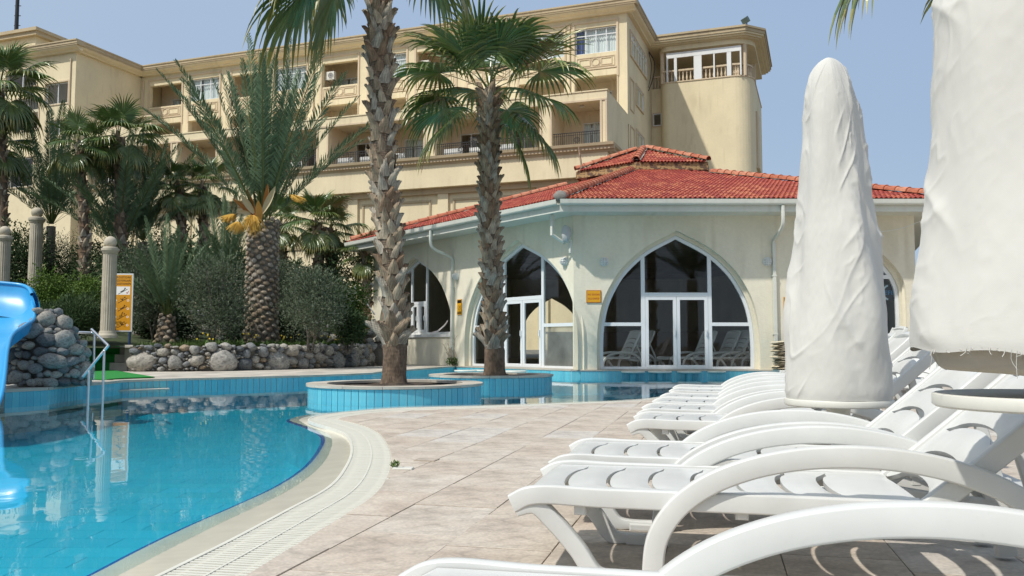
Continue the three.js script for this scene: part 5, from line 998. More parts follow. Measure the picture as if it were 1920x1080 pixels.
// more loungers beyond the parasol, by the stacked mattresses
const steep = makeLounger(62);
[[1700, 700, 14.2, 1.15, 'white plastic sun lounger standing beyond the parasol, armrest toward the mattress stack'], [1735, 690, 17.0, 1.2, 'white plastic sun lounger close to the mattress stack'], [1690, 712, 11.6, 1.05, 'white plastic sun lounger just behind the smaller covered parasol']].forEach(([u, v, d, a, lab]) => { const p = onD(u, v, d); lounger(V(p.x - 0.4, 0, p.z + 0.9), a, lab, 'loose loungers near the restaurant'); });
{ const p = onD(1676, 640, 13.0); lounger(V(p.x - 1.62, 0, p.z), -0.12, 'white plastic sun lounger with steeply raised back peeking past the parasol', 'loose loungers near the restaurant', steep); }
// loungers stored inside the restaurant
[[1150, 24.1], [1178, 24.4], [1296, 24.2], [1335, 24.3], [1358, 24.0], [1385, 24.1], [1403, 24.3]].forEach(([u, d], i) => { const p = onD(u, 690, d); lounger(V(p.x - 0.9, FD + 0.014, p.z + 0.6), 0.35 + 0.05 * (i % 3), `${['first', 'second', 'third', 'fourth', 'fifth', 'sixth', 'seventh'][i]} white lounger stored behind the tall arch glass, counted from the restaurant corner`, 'loungers stored inside the restaurant', steep); });
// covered parasols ----------------------------------------------------
function cover(profile, lean, folds, seedN, hem = () => 0, nU = 240, nV = 260, amp = 1, soft = 1) { // profile [y, r] from bottom to top
  const cv = new THREE.CatmullRomCurve3(profile.map(p => V(p[1], p[0], 0)), false, 'centripetal'), y0 = profile[0][0], y1 = profile[profile.length - 1][0];
  return grid(nU, nV, (a, b) => {
    const q = a * 2 * Math.PI, P = cv.getPoint(b), y = P.y, f = (y - y0) / (y1 - y0), c = Math.cos(q), s = Math.sin(q);
    let k = 1; for (const [n, amp, ph, lo, hi] of folds) k += amp * Math.sin(n * q + ph + 1.4 * noise3(y * 2.2, n, seedN)) * smooth(lo, lo + 0.15, f) * (1 - smooth(hi - 0.15, hi, f));
    const R = P.x * k, X = c * 3.2, Z = s * 3.2;
    const w1 = fbm3(X * 0.5 + seedN, y * 1.5, Z * 0.5, 2), al = q * 0.23 / 0.25, ridge = (x, e) => Math.pow(Math.max(0, 1 - Math.abs(x) * 1.6), e);
    const mk = smooth(0.05, 0.5, noise3(c * 1.3 + 2.2, y * 1.7 + seedN, s * 1.3) + 0.25), mk2 = smooth(0.1, 0.6, noise3(c * 1.6 - 3, y * 2.3, s * 1.6 + seedN) + 0.2);
    const g1 = ridge(noise3(c * 1.1 + y * 2.6, y * 4.4 + c * 1.6 - s * 1.2, s * 1.1 + seedN), 3), g2 = ridge(noise3(c * 2.1 - y * 3.2, y * 6.5 - c * 2.0, s * 2.1 + seedN * 2), 4), g3 = ridge(noise3(c * 6 + y * 5, y * 15 + s * 3, s * 6 - seedN), 2), g4 = noise3(c * 14, y * 30, s * 14);
    const edge = smooth(0, 0.03, f) * (1 - 0.5 * smooth(0.9, 1, f)), rr = Math.max(0.004, R + Math.min(1, R / 0.1) * (0.016 * soft * w1 + edge * amp * (0.010 * g1 * mk + 0.007 * g2 * mk2 + 0.0034 * g3 * (0.25 + mk * mk2) + 0.0007 * g4)));
    const l = lean(f); return V(c * rr + l[0], y + (b < 1e-9 ? 0 : 0) + hem(q) * Math.pow(1 - f, 14), -s * rr + l[1]);
  }, true);
}
function parasolTable(t, h, r, base) {
  mesh('table_top', tri(new THREE.LatheGeometry([[0.03, h - 0.016], [r - 0.03, h - 0.022], [r - 0.008, h - 0.036], [r, h - 0.03], [r, h - 0.004], [r - 0.008, h], [r - 0.02, h - 0.006], [0.03, h - 0.008]].map(q => new THREE.Vector2(...q)), 72)), M.plasticOld, t);
  mesh('table_collar', tri(mg([cyl(0.055, 0.06, 0.10, 20, 0, h - 0.125, 0), cyl(0.075, 0.075, 0.02, 20, 0, h - 0.04, 0)])), M.plasticOld, t);
}
{
  const p1 = onD(1569, 648, 4.4); p1.y = 0;
  const px = 4.4 / FL, Y = v => onD(1569, v, 4.4).y, prof = [[749, 88], [735, 89], [700, 87.5], [650, 86], [600, 84], [550, 80], [500, 75], [450, 69.5], [400, 63], [350, 58], [300, 55], [250, 51], [210, 47.5], [180, 43], [150, 36], [130, 27], [118, 17], [111, 6], [109.5, 1]].map(([v, r]) => [Y(v), r * px * lerp(1.0, 1.07, smooth(250, 500, v))]);
  const t = thing('parasol', 'closed parasol in a creased white cover above a round table, beyond the fringed one', 'parasol', p1);
  mesh('cover', cover(prof, f => [0.012 * Math.sin(f * 3) - 0.012 * f * f, 0.01 * f], [[3, 0.06, 0.4, 0.1, 1], [5, 0.05, 2.0, 0.05, 0.95], [9, 0.012, 1, 0.0, 0.6]], 3.3, q => 0.008 * Math.sin(3 * q), 260, 280, 1.25), mDS(M.cloth), t);
  mesh('pole', tri(cyl(0.022, 0.022, 2.2, 14, 0, 0.02, 0)), M.plasticOld, t);
  const tb = thing('parasol_table', 'round cream plastic table clamped round the smaller parasol pole', 'table', p1); parasolTable(tb, Y(747), 0.265);
  const bs = thing('parasol_stand', 'white rounded plastic parasol base below the smaller parasol', 'parasol base', p1);
  mesh('base', tri(new THREE.LatheGeometry([[0, 0], [0.26, 0], [0.275, 0.02], [0.26, 0.05], [0.17, 0.09], [0.06, 0.12], [0.05, 0.2], [0.03, 0.2]].map(q => new THREE.Vector2(...q)), 40)), M.plastic, bs); mesh('tube', tri(cyl(0.04, 0.04, 0.3, 16, 0, 0.12, 0)), M.plastic, bs); mesh('clamp_knob', tri(cyl(0.016, 0.02, 0.05, 10).rotateZ(Math.PI / 2).translate(-0.04, 0.3, 0)), M.iron, bs);
}
{
  const D = 2.2, p2 = onD(1966, 648, D); p2.y = 0; const px = D / FL, Y = v => onD(1966, v, D).y;
  const prof = [[662, 262], [645, 262], [600, 256], [500, 240], [400, 226], [300, 213], [200, 203], [100, 197], [0, 190], [-100, 178], [-200, 160], [-300, 130], [-360, 90], [-390, 40], [-400, 2]].map(([v, r]) => [Y(v), r * px * 0.9]);
  const t = thing('parasol', 'large closed parasol in a white cloth cover with frayed hem, standing over the lounger backs', 'parasol', p2);
  const hemF = q => 0.045 * smooth(-1, 1, Math.cos(q - 2.75)) - 0.036 + 0.006 * Math.sin(7 * q);
  mesh('cover', cover(prof, f => [0, 0], [[4, 0.012, 1.1, 0.0, 1], [9, 0.010, 0.3, 0.0, 0.9]], 9.7, hemF, 320, 320, 1.0, 0.2), mDS(M.cloth), t);
  mesh('inner_canopy', cover([[Y(716), 175 * px], [Y(690), 204 * px], [Y(640), 212 * px], [Y(560), 200 * px]], f => [0.02, 0], [[6, 0.05, 1, -1, 2]], 5.1, q => 0.055 * smooth(-1, 1, Math.cos(q - 2.4)) - 0.01, 140, 30), mDS(M.clothOld), t);
  // stitched seam and loose threads
  const seamA = -2.04; const sp = []; for (let k = 0; k <= 30; k++) { const y = lerp(Y(652), Y(-60), k / 30), r = (lerp(262, 184, Math.pow(k / 30, 0.9)) * px) * 1.006; sp.push(V(Math.cos(seamA) * r, y, -Math.sin(seamA) * r)); }
  reseed(91); const th = []; for (let k = 0; k < 46; k++) { const q = rnd(-3.05, -1.5), r = 262 * px * 0.9, y = Y(662) + hemF(q) + 0.006, x = Math.cos(q) * r, z = -Math.sin(q) * r, l = rnd() < 0.14 ? rnd(0.04, 0.09) : rnd(0.005, 0.02); th.push(tube([V(x, y, z), V(x + rnd(-0.006, 0.006), y - l * 0.5, z + rnd(-0.006, 0.006)), V(x + rnd(-0.015, 0.015), y - l, z + rnd(-0.01, 0.01))], 0.0009, 5, 4)); }
  mesh('frayed_thread', tri(mg(th)), M.cloth, t);
  mesh('pole', tri(cyl(0.025, 0.025, 2.2, 14, 0, 0.02, 0)), M.plasticOld, t);
  const tb = thing('parasol_table', 'round cream plastic table clamped below the frayed parasol', 'table', p2); parasolTable(tb, Y(739), 0.275);
  const bs = thing('parasol_stand', 'cream water filled parasol base standing below the frayed parasol', 'parasol base', p2);
  mesh('base', tri(new THREE.LatheGeometry([[0, 0], [0.26, 0], [0.275, 0.02], [0.26, 0.05], [0.17, 0.09], [0.06, 0.12], [0.05, 0.2], [0.03, 0.2]].map(q => new THREE.Vector2(...q)), 40)), M.plasticOld, bs);
}
// stacks of mattresses along the restaurant wall
{
  reseed(97);
  const stack = (u, d, n, nm, len) => {
    const p = onD(u, 690, d); let y = 0.02; const pal = thing('mattress_plinth', `white plastic lounger frame under the ${nm} mattress stack`, 'plinth', V(p.x, 0, p.z)); mesh('plinth_board', tri(rbox(len * 0.95, 0.10, 0.6, 0.02, 0, 0.1, 0)), M.plastic, pal); mesh('plinth_foot', tri(mg([box(0.1, 0.06, 0.5, -len * 0.4, 0.03, 0), box(0.1, 0.06, 0.5, len * 0.4, 0.03, 0)])), M.plastic, pal); y = 0.155;
    for (let k = 0; k < n; k++) {
      const th = rnd(0.05, 0.062), sag = rnd(0.0, 0.03), ph = rnd(0, 6), off2 = rnd(-0.05, 0.05), last = k === n - 1;
      const g = tri(mg([0, 1].map(top => grid(40, 6, (a, b) => { const A2 = top ? a : 1 - a, x = (A2 - 0.5) * len, z = (b - 0.5) * 0.56, ed = Math.min(1, Math.min(Math.min(A2, 1 - A2) * len / 0.05, Math.min(b, 1 - b) * 0.56 / 0.05)), h = th * 0.5 * Math.sqrt(Math.min(1, ed * 0.9 + 0.1)); return V(x, (top ? h : -h) + sag * Math.sin(x * 2.3 + ph) * 0.6 + 0.008 * Math.sin(x * 11 + ph) - 0.03 * Math.pow(Math.abs(x) / len * 2, 4), z); }))));
      const m = mesh('lounger_mattress', g, M.mattress[Math.floor(rnd(0, 3))], scene); m.position.set(p.x + off2, y + th / 2 + 0.015, p.z + rnd(-0.03, 0.03)); m.rotation.y = rnd(-0.03, 0.03); y += th * 0.98;
      tag(m, k === 0 ? `beige mattress lowest in the ${nm} stack by the restaurant wall` : last ? `beige mattress topmost in the ${nm} stack by the restaurant wall` : `beige mattress ${['', 'second', 'third', 'fourth', 'fifth', 'sixth', 'seventh', 'eighth', 'ninth', 'tenth', 'eleventh', 'twelfth'][k]} up from the floor in the ${nm} stack`, 'mattress', `mattresses in the ${nm} stack`);
    }
  };
  stack(1525, 21.3, 13, 'downpipe side', 1.95); stack(1693, 21.2, 12, 'side window', 1.95);
}

// ================================================================ PLANTS
const colored = (g, fn) => { const p = g.attributes.position, c = new Float32Array(p.count * 3); for (let i = 0; i < p.count; i++) { const q = fn(p.getX(i), p.getY(i), p.getZ(i), i); c[3 * i] = q[0]; c[3 * i + 1] = q[1]; c[3 * i + 2] = q[2]; } g.setAttribute('color', new THREE.BufferAttribute(c, 3)); return g; };
class Tris { // triangle soup with colour
  constructor() { this.p = []; this.c = []; this.n = []; }
  tri(a, b, c, col, nrm) { for (const q of [a, b, c]) { this.p.push(q.x, q.y, q.z); this.c.push(col[0], col[1], col[2]); } }
  quad(a, b, c, d, col) { this.tri(a, b, c, col); this.tri(a, c, d, col); }
  geo() { const g = new THREE.BufferGeometry(); g.setAttribute('position', new THREE.Float32BufferAttribute(this.p, 3)); g.setAttribute('color', new THREE.Float32BufferAttribute(this.c, 3)); g.setAttribute('uv', new THREE.Float32BufferAttribute(new Float32Array(this.p.length / 3 * 2), 2)); g.computeVertexNormals(); return g; }
}
const G = V(0, -1, 0);
// a fan leaf growing towards +x at elevation el (degrees), built in the crown's frame so its tips hang straight down
function fanLeaf(el, Lp, R, droop, sd, col = [0.07, 0.125, 0.034], fold = 0) {
  reseed(sd); const T = new Tris(), e = el * Math.PI / 180;
  // petiole, sagging a little
  const pet = []; let p = V(0, 0, 0), d = V(Math.cos(e), Math.sin(e), 0), N = 8;
  for (let i = 0; i <= N; i++) { pet.push(p.clone()); d.addScaledVector(G, 0.055 * droop).normalize(); p.addScaledVector(d, Lp / N); }
  for (let i = 0; i < N; i++) { const w0 = lerp(0.032, 0.014, i / N), w1 = lerp(0.032, 0.014, (i + 1) / N), a = pet[i], b = pet[i + 1], z = V(0, 0, 1), u = V(0, 0.010, 0), pc = [0.11, 0.14, 0.035];
    T.quad(a.clone().addScaledVector(z, -w0), a.clone().add(u), b.clone().add(u), b.clone().addScaledVector(z, -w1), pc); T.quad(a.clone().add(u), a.clone().addScaledVector(z, w0), b.clone().addScaledVector(z, w1), b.clone().add(u), pc); }
  const h = pet[N], f = d.clone(), s = V(0, 0, 1), up = s.clone().cross(f).normalize().multiplyScalar(1); if (up.y < 0) up.negate();
  const n = 34, spread = 2.35;
  for (let i = 0; i < n; i++) {
    const q = lerp(-spread, spread, (i + 0.5) / n), dq = 2 * spread / n, len = R * (0.80 + 0.26 * Math.cos(q * 0.75)) * rnd(0.9, 1.06);
    // the blade is bent along its middle (costa) and cupped
    const dir = f.clone().multiplyScalar(Math.cos(q)).addScaledVector(s, Math.sin(q)).addScaledVector(up, 0.16 * Math.abs(Math.sin(q)) - 0.12 + fold * Math.abs(Math.sin(q))).normalize();
    const side = f.clone().multiplyScalar(-Math.sin(q)).addScaledVector(s, Math.cos(q)).normalize();
    let c = h.clone(), dd = dir.clone(); const st = 8, tw = rnd(-0.5, 0.5), hang = droop * rnd(0.8, 1.5), jit = rnd(-0.05, 0.05); let pl = null, pm = null, pr = null;
    const tone = rnd(0.72, 1.25), cl = [col[0] * tone * rnd(0.9, 1.2), col[1] * tone, col[2] * tone];
    for (let k = 0; k <= st; k++) {
      const t = k / st, rad = t * len, w = t < 0.5 ? rad * Math.tan(dq / 2) * 1.05 : 0.5 * len * Math.tan(dq / 2) * 1.05 * Math.pow(1 - (t - 0.5) / 0.5, 0.75) + 0.0015;
      const nrm = side.clone().cross(dd).normalize(), depth = Math.min(w * 0.55, 0.02);
      const sg = side.clone().applyAxisAngle(dd, tw * t);
      const l = c.clone().addScaledVector(sg, -w), r = c.clone().addScaledVector(sg, w), m = c.clone().addScaledVector(nrm, -depth);
      if (pl) { const tip = t > 0.85 ? [cl[0] * 2.0, cl[1] * 1.45, cl[2] * 1.2] : cl; T.quad(pl, pm, m, l, tip); T.quad(pm, pr, r, m, tip); }
      pl = l; pm = m; pr = r;
      if (t > 0.34) { dd.addScaledVector(G, hang * (0.14 + 0.95 * Math.pow(t - 0.34, 1.0))).addScaledVector(side, jit * 0.3).normalize(); }
      c.addScaledVector(dd, len / st);
    }
  }
  return T.geo();
}
// a feather frond of a date palm in the vertical plane towards +x
function featherLeaf(el, L, curve, sd, col = [0.115, 0.175, 0.092], leaflet = 0.50) {
  reseed(sd); const T = new Tris(); let p = V(0, 0, 0), d = V(Math.cos(el * Math.PI / 180), Math.sin(el * Math.PI / 180), 0); const N = 54, S = V(0, 0, 1);
  let pp = null, pw = 0;
  for (let i = 0; i <= N; i++) {
    const t = i / N, w = lerp(0.035, 0.006, t);
    if (pp) { const u = V(0, 0.012, 0); T.quad(pp.clone().addScaledVector(S, -pw), pp.clone().add(u), p.clone().add(u), p.clone().addScaledVector(S, -w), [0.12, 0.15, 0.05]); T.quad(pp.clone().add(u), pp.clone().addScaledVector(S, pw), p.clone().addScaledVector(S, w), p.clone().add(u), [0.12, 0.15, 0.05]); }
    const up = S.clone().cross(d).normalize(); if (up.x > 0 && up.y < 0) up.negate();
    if (t > 0.15) for (const s of [-1, 1]) for (const ofs of [0, 0.5]) {
      const a = p.clone().addScaledVector(d, ofs * L / N), ln = leaflet * Math.pow(Math.sin(Math.PI * clamp(0.12 + t * 0.86, 0, 1)), 0.55) * rnd(0.85, 1.1), fwd = lerp(0.75, 1.6, t) * rnd(0.85, 1.15);
      const dir = S.clone().multiplyScalar(s).addScaledVector(d, fwd).addScaledVector(up, rnd(0.0, 0.95)).normalize(), wd = d.clone().cross(dir).cross(dir).normalize(), w2 = 0.0195, k = rnd(0.75, 1.3), c = [col[0] * k, col[1] * k, col[2] * k];
      const mid = a.clone().addScaledVector(dir, ln * 0.5), tip = a.clone().addScaledVector(dir, ln).addScaledVector(G, ln * 0.10);
      T.tri(a, mid.clone().addScaledVector(wd, w2), tip, c); T.tri(a, tip, mid.clone().addScaledVector(wd, -w2), [c[0] * 1.1, c[1] * 1.1, c[2] * 1.15]);
    }
    pp = p.clone(); pw = w; d.addScaledVector(G, curve * (0.25 + t * 1.4) / N).normalize(); p.addScaledVector(d, L / N);
  }
  return T.geo();
}
// boot: the stump of an old leaf on a trunk, pointing up and outwards (+z out, +y up)
function bootGeo(sd, w, h, out, split) {
  reseed(sd); const n = 6;
  const fn = (a, b, o) => { const x = (a - 0.5) * 2, wd = w * (1 - 0.5 * b - 0.36 * Math.pow(b, 3)) * 0.5, jag = b > 0.9 ? 0.02 * Math.sin(a * 17 + sd) : 0; return V(x * wd + 0.02 * b * Math.sin(sd), b * h + jag, out * Math.pow(b, 1.6) * (1 - 0.35 * x * x) + 0.02 - 0.035 * x * x - o * (0.022 + 0.012 * b)); };
  return tri(mg([grid(n, 4, (a, b) => fn(a, b, 0)), grid(n, 4, (a, b) => fn(1 - a, b, 1)), grid(n, 1, (a, b) => fn(a, 1, b))]));
}
const BOOTS = [1, 2, 3, 4, 5, 6].map(i => bootGeo(i, 0.17 + 0.02 * (i % 3), 0.18 + 0.025 * (i % 4), 0.075 + 0.015 * (i % 4)));
const FAN = [[72, 0.9, 1.15, 0.26], [48, 1.10, 1.2, 0.45], [26, 1.15, 1.25, 0.62], [4, 1.15, 1.28, 0.8], [-22, 1.1, 1.25, 0.95], [-48, 1.0, 1.15, 0.85], [38, 1.0, 1.1, 0.24], [12, 1.2, 1.2, 0.85]].map((q, i) => fanLeaf(q[0], q[1], q[2], q[3], 200 + i, i > 3 && i < 6 ? [0.125, 0.175, 0.055] : [0.095, 0.165, 0.044], i === 6 ? 0.35 : 0));
function trunkAxis(pts) { return new THREE.CatmullRomCurve3(pts, false, 'centripetal'); }
function fanPalm(label, axisPts, r0, r1, leaves, opt = {}) { // axis points in world space
  const base = axisPts[0], t = thing('fan_palm', label, 'palm tree', base, 0, opt.group), ax = trunkAxis(axisPts.map(p => p.clone().sub(base))), Ls = ax.getLength(); reseed(opt.seed || 300);
  const bare = opt.bare ?? 0, rad = f => lerp(r0, r1, f);
  const tg = grid(28, Math.max(12, Math.round(Ls * 8)), (a, b) => { const p = ax.getPoint(b), q = a * 2 * Math.PI, f = b * Ls, flare = f < 0.3 ? 0.05 * Math.pow(1 - f / 0.3, 2) : 0, r = rad(b) * (f < bare ? 0.98 : 0.86) + flare + 0.012 * noise3(Math.cos(q) * 3, f * 6, Math.sin(q) * 3); return V(p.x + Math.cos(q) * r, p.y, p.z - Math.sin(q) * r); }, true);
  const tu = tg.attributes.uv; for (let i = 0; i < tu.count; i++) tu.setXY(i, tu.getX(i) * 1.2, tu.getY(i) * Ls * 0.6);
  mesh('trunk', tg, M.bark, t);
  // leaf stumps in a spiral
  if (opt.boots) {
    let n = 0; const gold = 2.39996, count = opt.boots, merged = [];
    for (let k = 0; k < count; k++) {
      const f = bare / Ls + (1 - bare / Ls) * (k + 0.5) / count, p = ax.getPoint(f), q = k * gold, r = rad(f) * 0.80, s = rnd(0.85, 1.25) * (opt.bootScale || 1) * (f * Ls < bare + 0.25 ? 1.25 : 1);
      const o = mesh('leaf_base', BOOTS[k % 6], M.boot[Math.min(4, Math.floor(rnd(0, 5)))], t); o.position.set(p.x + Math.sin(q) * r, p.y - 0.05, p.z + Math.cos(q) * r); o.rotation.set(rnd(-0.12, 0.10) + (f * Ls < bare + 0.22 ? 0.35 : 0), q + rnd(-0.25, 0.25), rnd(-0.2, 0.2), 'YXZ'); o.scale.setScalar(s); n++;
    }
  }
  const top = axisPts[axisPts.length - 1].clone().sub(base);
  for (const [v, az, sc, dy] of leaves) { const o = mesh('frond', FAN[v], M.leaf, t); o.position.set(top.x, top.y + (dy || 0), top.z); o.rotation.y = az; o.scale.setScalar(sc); }
  return t;
}
const crownLeaves = (n, sd, sc = 1) => { reseed(sd); const out = []; for (let k = 0; k < n; k++) { const f = k / (n - 1), v = [5, 4, 4, 3, 7, 2, 2, 1, 6, 0][Math.min(9, Math.floor(f * 10))]; out.push([v, k * 2.39996 + rnd(-0.2, 0.2), sc * rnd(0.88, 1.12), (f - 0.5) * 0.35]); } return out; };
// palm in the nearer planter: trunk passes out of the picture, its crown hangs in from above
{
  const b = P1C.clone(); b.y = 0.13; const z = P1C.z, at = (u, v) => onD(u, v, -z);
  const ax = [V(at(739, 700).x, 0.13, z), at(740, 620), at(730, 450), at(718, 300), at(713, 100), at(711, 0), at(710, -110), at(710, -205)].map((p, i) => i ? p : V(at(739, 722).x, 0.10, z));
  const lv = [[5, 3.25, 1.2, -0.75], [4, 3.0, 1.3, -0.75], [4, 3.5, 1.15, -0.6], [4, -0.15, 1.0, -0.55], [4, 0.5, 1.0, -0.45], ...[...Array(20).keys()].map(k => [[3, 7, 2, 2, 1, 6, 1, 0][k % 8], k * 2.4, 1.1, 0.1])];
  fanPalm('tall fan palm with shaggy trunk rising from the wide planter', ax, 0.19, 0.205, lv, { seed: 301, bare: 0.88, boots: 296, bootScale: 1.05 });
}
// palm in the farther planter
{
  const z = P2C.z, at = (u, v) => onD(u, v, -z);
  const ax = [V(at(928, 700).x, 0.10, z), at(926, 625), at(921, 500), at(917, 380), at(917, 260), at(917, 172)];
  const lv = [[0, 1.4, 1.05, 0.05], [6, 0.55, 1.35, 0.05], [6, 2.2, 1.1, 0.1], [1, 2.9, 1.25, 0.05], [1, 0.1, 1.15, 0], [2, 3.35, 1.15, 0], [2, -0.25, 1.2, 0], [3, 2.75, 1.1, -0.1], [3, -0.65, 1.15, -0.1], [4, 3.5, 1.15, -0.15], [4, -0.2, 1.15, -0.2], [5, 3.9, 1.1, -0.2], [5, -0.9, 1.1, -0.2], [4, 4.4, 1, -0.15], [7, 0.3, 1.1, -0.05], [7, 3.0, 1.1, -0.05], [3, 1.2, 1.05, 0], [2, 1.9, 1.1, 0], [4, 1.6, 1.0, -0.2], [1, -1.3, 1.05, 0], [6, 4.1, 1.0, 0], [5, -0.1, 1.15, -0.25], [2, 4.9, 1.1, 0], [1, 5.3, 1.1, 0.05], [0, 4.0, 1.0, 0.1]];
  fanPalm('fan palm with full green crown in the round planter before the restaurant', ax, 0.215, 0.19, lv.filter((q, i) => ![11, 12, 13, 14, 18, 22].includes(i)).map(q => [q[0], q[1], q[2] * ([0, 6].includes(q[0]) ? 0.96 : 0.84), q[3]]), { seed: 305, bare: 0.85, boots: 230, bootScale: 1.05 });
}
// palm whose leaf tips hang into the picture above the parasol
{
  const tip = onD(1640, 10, 9.5), b = V(tip.x + 1.5, 0, tip.z - 0.4);
  const tx = b.clone(); const ax = [V(b.x, 0, b.z - 0.3), V(b.x, 2.5, b.z - 0.2), V(b.x + 0.05, tip.y + 1.55, b.z)];
  // stands behind the large parasol cover
  fanPalm('fan palm whose leaf tips hang in above the covered parasols', ax, 0.2, 0.2, [[4, 3.2, 1.16, 0.2], [2, 2.2, 0.8, 0.4], [1, 0.4, 1, 0], [3, 5.2, 1, 0], [4, 0.9, 1, 0], [0, 2, 1, 0]], { seed: 309, boots: 60 });
}
// ---------------------------------------------------------------- garden ground
const wl0 = wallLine[0], wl1 = wallLine[4];
function gardenY(x, z) { return 0.70 + Math.max(0, behind(x, z) - 1.2) * 0.115; }
function behind(x, z) { const dx = wl1[0] - wl0[0], dz = wl1[1] - wl0[1], l = Math.hypot(dx, dz); return ((x - wl0[0]) * dz - (z - wl0[1]) * dx) / l; }
{
  const dx = wl1[0] - wl0[0], dz = wl1[1] - wl0[1], l = Math.hypot(dx, dz), ux = dx / l, uz = dz / l, nx = uz, nz = -ux;
  const g = grid(50, 40, (a, b) => { const s = lerp(-26, l + 0.05 + b * 6, a), k = 0.30 + b * b * 34, x = wl0[0] + ux * s + nx * k, z = wl0[1] + uz * s + nz * k; return V(x, gardenY(x, z) + 0.06 * fbm3(x, 0, z), z); });
  struct('garden_ground', tri(g), mDS(M.grassGround));
}
const gp = (u, d) => { const p = onD(u, 640, d); p.y = gardenY(p.x, p.z); return p; };
// bushes: many small leaves through the volume, on thin stems
function bush(name, label, cat, p, w, h, dpt, opt) {
  const o = opt, t = thing(name, label, cat, p, 0, o.group); reseed(o.seed); const T = new Tris(), n = o.n, lobes = [];
  for (let k = 0; k < o.lobes; k++) { const a = rnd(0, 6.28), r = Math.sqrt(rnd()) * 0.62, y = rnd(0.25, 0.80); lobes.push([Math.cos(a) * r * w / 2, y * h, Math.sin(a) * r * dpt / 2, rnd(0.26, 0.46) * Math.min(w, h * 1.2) * 0.62]); }
  lobes.push([0, h * 0.45, 0, Math.min(w, h) * 0.42]);
  const tot = lobes.reduce((s, q) => s + q[3] * q[3], 0);
  for (const [lx, ly, lz, lr] of lobes) {
    const m = Math.round(n * lr * lr / tot);
    for (let k = 0; k < m; k++) {
      const ct = rnd(-1, 1), ph = rnd(0, 6.283), st = Math.sqrt(1 - ct * ct), dv = V(st * Math.cos(ph), ct, st * Math.sin(ph)), bump = 1 + 0.34 * noise3(dv.x * 2.5 + lx * 3, dv.y * 2.5 + ly, dv.z * 2.5 + lz) + 0.30 * Math.max(0, noise3(dv.x * 7 + lx * 5, dv.y * 7 + ly, dv.z * 7 + lz)), r = lr * bump * Math.pow(rnd(), 0.36);
      const c = V(lx + dv.x * r, ly + dv.y * r * 0.95, lz + dv.z * r); if (c.y < 0.03) continue;
      const dir = dv.clone().multiplyScalar(0.6).add(V(rnd(-1, 1), rnd(-0.6, 1.1) + (o.lift || 0), rnd(-1, 1))).normalize(), sd = dir.clone().cross(V(rnd(-1, 1), rnd(-1, 1), rnd(-1, 1))).normalize(), len = o.len * rnd(0.6, 1.3), wd = o.wid * rnd(0.7, 1.25);
      const q = rnd(), col = o.cols[Math.floor(q * o.cols.length)], kk = rnd(0.75, 1.25), cc = [col[0] * kk, col[1] * kk, col[2] * kk], a = c, b = c.clone().addScaledVector(dir, len), mid = c.clone().addScaledVector(dir, len * 0.5), bend = dir.clone().cross(sd).multiplyScalar(len * 0.1);
      T.tri(a, mid.clone().addScaledVector(sd, wd).add(bend), b, cc); T.tri(a, b, mid.clone().addScaledVector(sd, -wd).add(bend), cc);
    }
  }
  for (let k = 0; k < 46; k++) { // shoots that break the outline
    const q = lobes[Math.floor(rnd(0, lobes.length))], ct = rnd(-0.1, 1), ph = rnd(0, 6.283), sn = Math.sqrt(1 - ct * ct), dv = V(sn * Math.cos(ph), ct + 0.3, sn * Math.sin(ph)).normalize(), o0 = V(q[0], q[1], q[2]).addScaledVector(dv, q[3] * 0.85), L = rnd(0.16, 0.42) * Math.min(1, h / 1.6);
    for (let m = 0; m < 16; m++) { const c = o0.clone().addScaledVector(dv, L * m / 16).add(V(rnd(-0.02, 0.02), 0.02 * m / 16, rnd(-0.02, 0.02))), dir = dv.clone().add(V(rnd(-0.9, 0.9), rnd(-0.4, 0.7), rnd(-0.9, 0.9))).normalize(), sd = dir.clone().cross(V(rnd(-1, 1), rnd(-1, 1), rnd(-1, 1))).normalize(), len = o.len * rnd(0.7, 1.2), col = o.cols[m % o.cols.length], kk = rnd(0.9, 1.35), cc = [col[0] * kk, col[1] * kk, col[2] * kk], b = c.clone().addScaledVector(dir, len), mid = c.clone().addScaledVector(dir, len * 0.5); T.tri(c, mid.clone().addScaledVector(sd, o.wid), b, cc); T.tri(c, b, mid.clone().addScaledVector(sd, -o.wid), cc); }
  }
  mesh('foliage', T.geo(), M.leafMatt, t);
  const st = []; const ns = o.stems || 5; for (let k = 0; k < ns; k++) { const a = k / ns * 6.28 + rnd(-0.4, 0.4), q = lobes[k % lobes.length]; st.push(tube([V(Math.cos(a) * 0.06, -0.15, Math.sin(a) * 0.06), V(Math.cos(a) * 0.12 + q[0] * 0.3, h * 0.22, Math.sin(a) * 0.12 + q[2] * 0.3), V(q[0] * 0.9, q[1], q[2] * 0.9)], 0.022 * (o.stemR || 1), 8, 6)); }
  mesh('stem', tri(mg(st)), M.barkGrey, t);
  return t;
}
const OLIVE = [[0.13, 0.16, 0.10], [0.10, 0.13, 0.072], [0.17, 0.195, 0.14], [0.08, 0.11, 0.058]], DARKG = [[0.05, 0.085, 0.032], [0.06, 0.10, 0.035], [0.042, 0.072, 0.028]], BRIGHT = [[0.10, 0.17, 0.025], [0.13, 0.20, 0.03], [0.075, 0.14, 0.02]], OLEANDER = [[0.065, 0.11, 0.04], [0.085, 0.135, 0.052], [0.05, 0.088, 0.032]];
const ol = (seed, n = 9000, more = {}) => ({ seed, n, lobes: 13, len: 0.085, wid: 0.012, cols: OLIVE, lift: 0.35, ...more });
const px = (u, d) => d / FL * u;
const B_ = (name, label, cat, u, d, uw, vTop, o) => { const p = gp(u, d), top = onD(u, vTop, d).y; return bush(name, label, cat, p, px(uw, d), Math.max(0.6, top - p.y), Math.min(px(uw, d), 2.2), o); };
